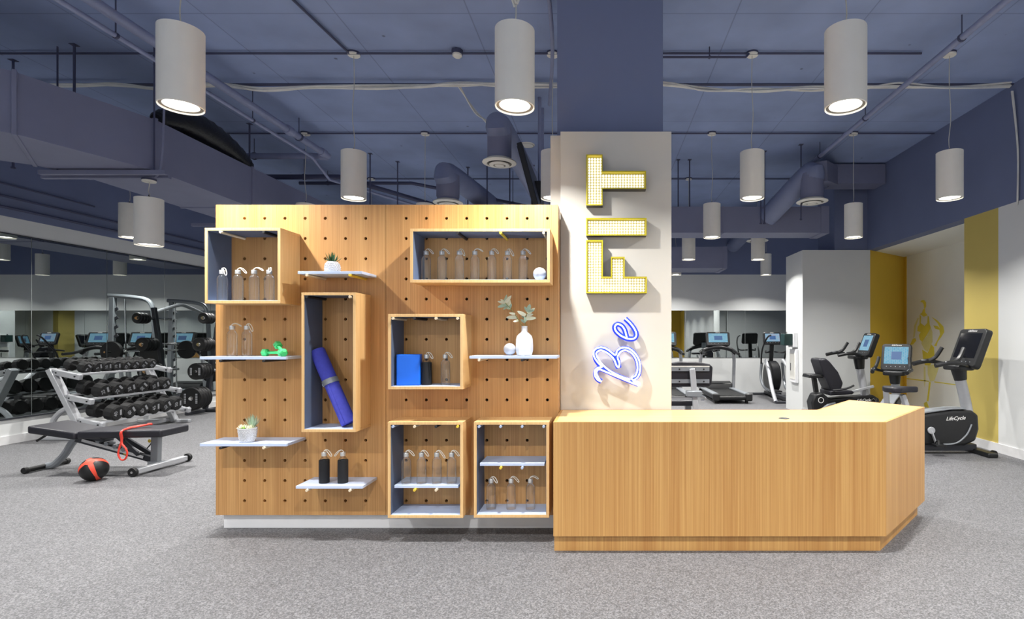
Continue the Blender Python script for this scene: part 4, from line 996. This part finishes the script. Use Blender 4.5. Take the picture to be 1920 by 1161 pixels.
MB().tube(curve([(.40, .1, .38), (.37, .1, .26), (.34, .08, .2)], 5), .006, 6).build('release_cable', BLACK, bn)
MB().lathe([(.018, 0), (.018, .002)], 16, Matrix.Translation((.46, -.032, .30)) @ Matrix.Rotation(PI/2, 4, 'X')).build('warning_sticker', PEGY, bn)
MB().lathe([(.018, 0), (.018, .002)], 16, Matrix.Translation((.2, -.03, .17)) @ Matrix.Rotation(PI/2, 4, 'X')).build('warning_sticker', PEGY, bn)
ba = thing('medicine_ball', 'black medicine ball with orange red bands on the floor by the bench', 'ball', (-4.96, 5.2, .0))
br = .112
MB().ball((0, 0, br), br, 36, 20).build('ball', RUBBER, ba)
TB = Matrix.Translation((0, 0, br)) @ Matrix.Rotation(math.radians(35), 4, 'X') @ Matrix.Rotation(math.radians(8), 4, 'Y')
for k in range(4):
    mb = MB(); a0 = k*PI/2+PI/4; v = []; f = []; n = 16
    for i in range(n+1):
        th = .26+(PI-.52)*i/n; hwid = .09+.10*abs(math.cos(th))**1.0
        for j in range(4):
            a = a0+(j/3-.5)*2*hwid/max(.35, math.sin(th)); rr = br*1.006
            v.append(TB @ Vector((rr*math.sin(th)*math.cos(a), rr*math.sin(th)*math.sin(a), rr*math.cos(th))))
    for i in range(n):
        for j in range(3): f.append((i*4+j, i*4+j+1, i*4+5+j, i*4+4+j))
    mb.add(v, f); mb.build('band', BALLR, ba)
for s in (1, -1):
    prof = [(max(.0001, br*1.009*math.sin(a)), s*br*1.009*math.cos(a)) for a in (.001, .12, .25, .36)]
    MB().lathe(prof, 24, TB, cap=False).build('end_patch', BALLR, ba)
rb = thing('resistance_band', 'red resistance band looped over the bench', 'resistance band', (-4.95, 5.6, .44))
bx_ = lambda u, v, Y: at(u, v, Y)-Vector((-4.95, 5.6, .44))
z8 = lambda x, y: (40+x/5.818, 760+y/5.82)
pts = [bx_(*z8(1400, 228), 5.575), bx_(*z8(1290, 252), 5.535), bx_(*z8(1180, 272), 5.455), bx_(*z8(1125, 300), 5.375), bx_(*z8(1100, 360), 5.350), bx_(*z8(1098, 420), 5.345), bx_(*z8(1130, 460), 5.335), bx_(*z8(1155, 520), 5.335), bx_(*z8(1135, 585), 5.335), bx_(*z8(1090, 595), 5.345), bx_(*z8(1058, 540), 5.355), bx_(*z8(1068, 470), 5.355), bx_(*z8(1092, 390), 5.360), bx_(*z8(1115, 310), 5.390), bx_(*z8(1170, 270), 5.475), bx_(*z8(1280, 246), 5.555), bx_(*z8(1380, 232), 5.595)]
for k_ in (0, 1, 2, 3, 13, 14, 15, 16): pts[k_] = pts[k_]+Vector((0, -.03 if k_ in (3, 13) else 0, .02))
MB().tube(curve(pts, 5, True), .0085, 8, True).build('band', RED, rb)
MB().cyl(pts[0]-Vector((.02, 0, 0)), pts[0]+Vector((.02, .005, 0)), .011, 8).build('knot', RED, rb)

# ------------------------------------------------------------------ consoles and cardio machines
def console(parent, T, w, h, th, scr, name='console'):
    c = MB().prism(rrect(w, h, .045, 5), -th, 0, T).build(name, BLACK, parent, bevel=.012, seg=3)
    MB().box(-w*.40, w*.40, -h*.26, h*.38, .0005, .002, T).build('screen', scr, c, smooth=False)
    if scr is not SCRK: MB().box(-w*.16, w*.18, -h*.10, h*.20, .0022, .003, T).build('screen_window', SCRD, c, smooth=False)
    text_mesh('LifeFitness', h*.075, WTEXT, 'lettering', c, T @ Matrix.Translation((0, h*.44, .001)), shear=.3)
    for k in range(5): MB().lathe([(.006, .0003), (.006, .003)], 10, T @ Matrix.Translation((-w*.3+k*w*.15, -h*.36, 0))).build('button', GREYST, c)
    return c
def make_treadmill(scr):
    t = thing('treadmill', '', 'treadmill', (0, 0, 0), 0, 'treadmills in a row before the back wall mirror')
    MB().box(-.36, .36, -.92, .9, .07, .17).build('deck', DARKST, t, bevel=.01)
    MB().box(-.255, .255, -.93, .62, .171, .178).build('belt', RUBBER, t, bevel=.002)
    for s in (-1, 1):
        MB().box(min(s*.27, s*.40), max(s*.27, s*.40), -.90, .80, .172, .205).build('side_rail', GREYST, t, bevel=.008)
        MB().box(min(s*.27, s*.41), max(s*.27, s*.41), -1.0, -.88, .06, .21).build('rear_cap', BLACK, t, bevel=.025, seg=3)
        MB().tube(curve([(s*.40, .62, .18), (s*.405, .60, .5), (s*.40, .55, .85), (s*.37, .50, 1.02)], 5), .040, 10).build('upright', STEEL, t)
        MB().tube(curve([(s*.34, .48, 1.10), (s*.38, .25, 1.03), (s*.37, -.02, 1.01)], 5), .032, 10).build('handrail', BLACK, t)
        MB().lathe([(.035, 0), (.035, .06)], 12, Matrix.Translation((s*.32, -.85, 0))).build('foot', RUBBER, t)
    MB().cyl((-.27, -.93, .125), (.27, -.93, .125), .045, 16).build('rear_roller', BLACK, t)
    MB().prism([(.50, .17), (.56, .30), (.75, .34), (.95, .28), (.95, .08), (.50, .08)], -.36, .36, Matrix(((0, 0, 1, 0), (1, 0, 0, 0), (0, 1, 0, 0), (0, 0, 0, 1)))).build('motor_cover', BLACK, t, bevel=.02, seg=3)
    MB().tube(curve([(-.42, .47, 1.02), (-.28, .46, 1.11), (0, .44, 1.16), (.28, .46, 1.11), (.42, .47, 1.02)], 6), .055, 12, flat=.9).build('dash', BLACK, t)
    T = frame((0, .45, 1.36), (1, 0, 0), (0, math.sin(.30), math.cos(.30)))
    c = console(t, T, .56, .34, .07, scr)
    MB().bar((0, .5, 1.1), (0, .5, 1.25), .12, .07, (0, 1, 0)).build('console_neck', GREYST, t, bevel=.01)
    return t
def make_elliptical(scr):
    t = thing('elliptical_trainer', '', 'elliptical trainer', (0, 0, 0), 0, 'elliptical trainers by the back wall')
    MB().box(-.06, .06, -.95, .85, .03, .10).build('base_rail', DARKST, t, bevel=.01)
    for y in (-.9, .8): MB().box(-.34, .34, y-.04, y+.04, 0, .05).build('base_foot', DARKST, t, bevel=.01)
    MB().lathe([(.12, -.11), (.34, -.11), (.37, -.08), (.37, .08), (.34, .11), (.12, .11)], 32, Matrix.Translation((0, .42, .47)) @ Matrix.Rotation(PI/2, 4, 'Y')).build('flywheel_cover', BLACK, t)
    for s in (-1, 1):
        MB().tube(curve([(s*.20, .25, .86), (s*.25, -.15, .62), (s*.31, -.55, .30), (s*.33, -.88, .03)], 5), .042, 10).build('frame_leg', STEEL, t)
        MB().tube(curve([(s*.24, .42, .80), (s*.27, .40, .45), (s*.24, .15, .22), (s*.2, -.5, .2)], 5), .032, 8).build('link_arm', GREYST, t)
        MB().box(min(s*.10, s*.27), max(s*.10, s*.27), -.62, -.22, .205, .235).build('pedal', BLACK, t, bevel=.012)
        MB().tube(curve([(s*.26, .40, .78), (s*.28, .28, 1.05), (s*.27, .12, 1.25), (s*.22, .02, 1.40), (s*.15, .0, 1.44)], 5), .019, 8).build('moving_handle', BLACK, t)
        MB().tube(curve([(s*.06, .42, 1.05), (s*.2, .25, 1.04), (s*.24, .10, 1.08)], 5), .018, 8).build('fixed_handle', BLACK, t)
    MB().bar((0, .50, .80), (0, .44, 1.22), .09, .07, (0, 1, 0)).build('mast', BLACK, t, bevel=.01)
    T = frame((0, .38, 1.37), (1, 0, 0), (0, math.sin(.28), math.cos(.28)))
    console(t, T, .42, .30, .06, scr)
    return t
tA = make_treadmill(SCRA); tA.location = (2.72, 12.12, 0); tA['label'] = 'treadmill with a lit blue screen, in view right of the pillar'
tms = [(1.46, 'treadmill half hidden behind the right edge of the pillar'), (-3.62, 'treadmill nearest the ellipticals behind the shelf wall, seen in the mirror'), (-4.62, 'second treadmill behind the shelf wall, seen in the mirror'), (-5.60, 'treadmill nearest the mirror wall, seen reflected')]
for x, lab in tms: dup(tA, (x, 12.12, 0), 0, lab)
eA = make_elliptical(SCRB); eA.location = (3.98, 12.12, 0); eA['label'] = 'elliptical trainer with a lit pink and blue screen beside the white block'
dup(eA, (-2.50, 12.12, 0), 0, 'elliptical trainer behind the shelf wall, seen at the left of the mirror')

# exercise machine with a padded back, just right of the pillar
mc = thing('exercise_machine', 'exercise machine with a black padded back plate and silver post', 'exercise machine', (1.22, 7.5, 0))
MB().prism([(-.35, .70), (.27, .70), (.31, .74), (.325, .98), (.28, 1.02), (.1, 1.05), (-.15, 1.055), (-.39, 1.01), (-.40, .75)], -.03, .03, Matrix(((1, 0, 0, 0), (0, 0, 1, 0), (0, 1, 0, 0), (0, 0, 0, 1)))).build('back_pad', PAD, mc, bevel=.02, seg=3)
for z in (.78, .95):
    b = MB().box(-.36, .27, -.06, -.032, z-.028, z+.028).build('bracket', GREYST, mc, bevel=.004)
    for x in (-.27, -.15, .07, .19): MB().cyl((x, -.061, z), (x, -.070, z), .011, 8).build('bolt', BLACK, b)
MB().bar((-.36, -.05, .988), (.27, -.05, .988), .03, .014).build('top_bar', WSHADE, mc)
MB().bar((.02, -.11, .96), (.09, -.20, .02), .075, .06, (0, 1, 0)).build('post', STEEL, mc, bevel=.008)
MB().box(-.07, .14, -.22, -.09, .58, .66).build('clamp', GREYST, mc, bevel=.01)
MB().tube(curve([(.12, -.18, .60), (.18, -.19, .58), (.19, -.19, .54), (.13, -.18, .53)], 5), .010, 8).build('clamp_ring', CHROME, mc)
MB().prism(rrect(.5, .4, .08), .42, .50, Matrix.Translation((-.12, .26, 0))).build('seat_pad', PAD, mc, bevel=.02, seg=3)
MB().box(-.02, .08, -.3, .6, 0, .06).build('base', DARKST, mc, bevel=.01); MB().box(-.35, .4, -.32, -.24, 0, .05).build('base_foot', DARKST, mc, bevel=.01)
MB().box(-.02, .06, .2, .3, .05, .42).build('seat_post', GREYST, mc, bevel=.006)

def bike_body(t, poly, hw, mat=BLACK, name='body'):
    R = Matrix(((1, 0, 0, 0), (0, 0, -1, 0), (0, 1, 0, 0), (0, 0, 0, 1)))
    return MB().prism(poly, -hw, hw, R).build(name, mat, t, bevel=.03, seg=3)
def bars(t, cx, cz):
    for s in (-1, 1):
        MB().tube(curve([(cx+.06, s*.03, cz-.06), (cx-.06, s*.20, cz-.03), (cx-.24, s*.24, cz+.0), (cx-.44, s*.22, cz-.035)], 6), [.02]*10+[.028]*9, 10).build('handlebar', BLACK, t)
        MB().tube(curve([(cx-.24, s*.235, cz+.0), (cx-.16, s*.22, cz+.05), (cx-.09, s*.20, cz+.17)], 5), .024, 10).build('upright_grip', BLACK, t)
        MB().box(cx-.34, cx-.27, s*.235-.02, s*.235+.02, cz-.012, cz+.014).build('pulse_sensor', STEEL, t, bevel=.006)
    MB().prism(rrect(.24, .30, .06), cz-.10, cz-.035, Matrix.Translation((cx-.02, 0, 0))).build('console_tray', BLACK, t, bevel=.02, seg=3)
def crank(t, x, z, y, a):
    for s in (-1, 1):
        an = a+(PI if s > 0 else 0); p = Vector((x, s*y, z)); q = p+Vector((math.cos(an)*.17, s*.01, math.sin(an)*.17))
        c = MB().bar(p, q, .016, .035, (0, 1, 0)).build('crank', STEEL, t, bevel=.005)
        MB().cyl(p-Vector((0, .012, 0)), p+Vector((0, .012, 0)), .042, 20).build('crank_hub', STEEL, c, bevel=.004)
        MB().box(q.x-.06, q.x+.06, q.y+min(0, s*.10), q.y+max(0, s*.10), q.z-.018, q.z+.012).build('pedal', BLACK, c, bevel=.006)
        MB().tube(curve([(q.x-.02, q.y+s*.01, q.z+.01), (q.x-.01, q.y+s*.05, q.z+.06), (q.x-.02, q.y+s*.09, q.z+.01)], 4), .012, 6, flat=.5).build('pedal_strap', RUBBER, c)
def make_upright(scr, label, loc, rz, cz=1.10, seat=True, mark=True, cw=.47):
    t = thing('upright_bike', label, 'exercise bike', loc, rz, 'exercise bikes')
    b = bike_body(t, [(-.40, .12), (.26, .10), (.40, .16), (.44, .30), (.43, .47), (.36, .52), (.12, .52), (-.16, .48), (-.36, .44), (-.46, .34)], .11)
    if mark: text_mesh('LifeCycle', .062, WTEXT, 'lettering', b, frame((.15, -.113, .43), (1, 0, .06), (0, 0, 1)), shear=.35, bold=.0006)
    bike_body(t, [(-.47, .36), (-.36, .45), (-.16, .49), (.12, .53), (.30, .535), (.30, .548), (.12, .548), (-.17, .512), (-.37, .472), (-.49, .38)], .085, GREYST, 'top_cover')
    MB().tube(curve([(.0, -.115, .12), (.16, -.118, .14), (.28, -.118, .24), (.34, -.115, .36)], 5), .009, 8).build('accent_strip', GREYST, b)
    MB().tube(curve([(.37, 0, .48), (.33, 0, .68), (.27, 0, cz-.17)], 5), .060, 14).build('mast', STEEL, t)
    MB().tube([(.285, 0, cz-.22), (.26, 0, cz-.08)], [.066, .085], 14).build('mast_collar', BLACK, t)
    bars(t, .28, cz)
    T = frame((.36, 0, cz+.17), (0, -1, 0), (.34, 0, .94))
    console(t, T, cw, cw+.02, .085, scr)
    MB().bar((-.30, 0, .36), (-.42, 0, .70), .05, .07, (0, 1, 0)).build('seat_post', STEEL, t, bevel=.006)
    if seat: MB().prism([(-.60, -.13), (-.64, 0), (-.60, .13), (-.50, .14), (-.36, .055), (-.25, .035), (-.23, 0), (-.25, -.035), (-.36, -.055), (-.50, -.14)], .73, .80).build('seat', PAD, t, bevel=.025, seg=3)
    crank(t, -.15, .29, .13, -1.25)
    for x, hw in ((.46, .31), (-.50, .27)):
        MB().box(x-.06, x+.06, -hw, hw, 0, .055).build('stabiliser', BLACK, t, bevel=.016, seg=3)
    MB().box(-.5, .45, -.05, .05, .03, .11).build('base_beam', DARKST, t, bevel=.008)
    for s in (-1, 1): MB().cyl((.54, s*.2-.02, .035), (.54, s*.2+.02, .035), .034, 14).build('transport_wheel', RUBBER, t)
    return t
make_upright(SCRK, 'upright exercise bike with a dark screen beside the right end of the desk', (4.05, 6.46, 0), 0)
make_upright(SCRA, 'exercise bike with a lit screen facing the viewer by the yellow wall', (4.18, 7.72, 0), math.radians(52), cz=.93, seat=False, cw=.40)
def make_recumbent(loc):
    t = thing('recumbent_bike', 'recumbent exercise bike with a black mesh seat before the white block', 'exercise bike', loc, 0, 'exercise bikes')
    b = bike_body(t, [(-.56, .10), (.42, .08), (.50, .16), (.50, .40), (.40, .46), (-.10, .42), (-.30, .40), (-.42, .50), (-.54, .48), (-.60, .34)], .12)
    text_mesh('LifeCycle', .06, WTEXT, 'lettering', b, frame((.24, -.123, .38), (1, 0, .03), (0, 0, 1)), shear=.35, bold=.0006)
    MB().lathe([(.038, 0), (.046, 0), (.046, .003), (.038, .003), (.038, 0)], 24, Matrix.Translation((-.45, -.121, .38)) @ Matrix.Rotation(PI/2, 4, 'X'), cap=False).build('emblem', WTEXT, b)
    MB().tube(curve([(-.50, -.122, .14), (-.44, -.124, .22), (-.34, -.124, .30), (-.22, -.122, .33)], 5), .02, 8).build('accent_strip', GREYST, b)
    R = Matrix(((1, 0, 0, 0), (0, 0, -1, 0), (0, 1, 0, 0), (0, 0, 0, 1)))
    MB().prism([(-.30, .52), (-.16, .54), (-.12, .66), (-.20, .84), (-.33, 1.00), (-.40, 1.06), (-.50, 1.05), (-.50, 1.0), (-.44, .82)], -.20, .20, R).build('seat_back', PAD, t, bevel=.03, seg=3)
    MB().prism([(-.34, .46), (.02, .48), (.06, .51), (.02, .54), (-.34, .54)], -.20, .20, R).build('seat', PAD, t, bevel=.02, seg=3)
    MB().prism([(-.66, .74), (-.42, .74), (-.42, .79), (-.64, .80)], -.15, .15, R).build('rear_tray', BLACK, t, bevel=.015)
    MB().bar((-.48, 0, .50), (-.52, 0, .76), .06, .08, (0, 1, 0)).build('tray_post', BLACK, t)
    for s in (-1, 1):
        MB().tube(curve([(-.30, s*.22, .55), (-.10, s*.25, .58), (.02, s*.25, .63)], 5), .016, 8).build('side_handle', BLACK, t)
    MB().bar((.02, -.08, .50), (.42, -.08, .60), .035, .04).build('seat_rail', STEEL, t, bevel=.006)
    MB().tube(curve([(.32, 0, .42), (.27, 0, .70), (.23, 0, .92)], 5), .062, 14).build('mast', STEEL, t)
    MB().tube([(.235, 0, .88), (.22, 0, 1.06)], [.07, .09], 14).build('mast_collar', BLACK, t)
    bars(t, .22, 1.14)
    T = frame((.33, 0, 1.28), (0, -1, 0), (.34, 0, .94)); console(t, T, .38, .40, .085, SCRA)
    crank(t, .26, .27, .14, .5)
    for x, hw in ((.48, .28), (-.52, .27)): MB().box(x-.05, x+.05, -hw, hw, 0, .05).build('stabiliser', BLACK, t, bevel=.014)
make_recumbent((3.97, 8.72, 0))
# wipe dispenser and cabinet on the side of the white block
o = thing('wall_cabinet', 'shallow grey cabinet on the side of the white block', 'cabinet', (3.609, 9.98, .55))
MB().box(-.05, 0, -.16, .18, 0, .62).build('body', PLINTHW, o, bevel=.006); MB().box(-.056, -.0505, -.12, .14, .06, .54).build('door', WSHADE, o, bevel=.003); MB().box(-.062, -.0565, .09, .11, .22, .36).build('handle', DARKST, o)
o = thing('wipe_dispenser', 'dark green wipe dispenser sticking out from the white block', 'dispenser', (3.609, 10.0, 1.24))
MB().box(-.24, -.08, -.10, .12, 0, .22).build('canister_case', M('dark green plastic', (26, 52, 50), .35), o, bevel=.012); MB().box(-.08, 0, -.14, .14, -.03, .24).build('bracket', PLINTHW, o, bevel=.006); MB().lathe([(.02, .22), (.02, .25), (.006, .26)], 12, Matrix.Translation((-.16, 0, 0))).build('lid_knob', CHROME, o)
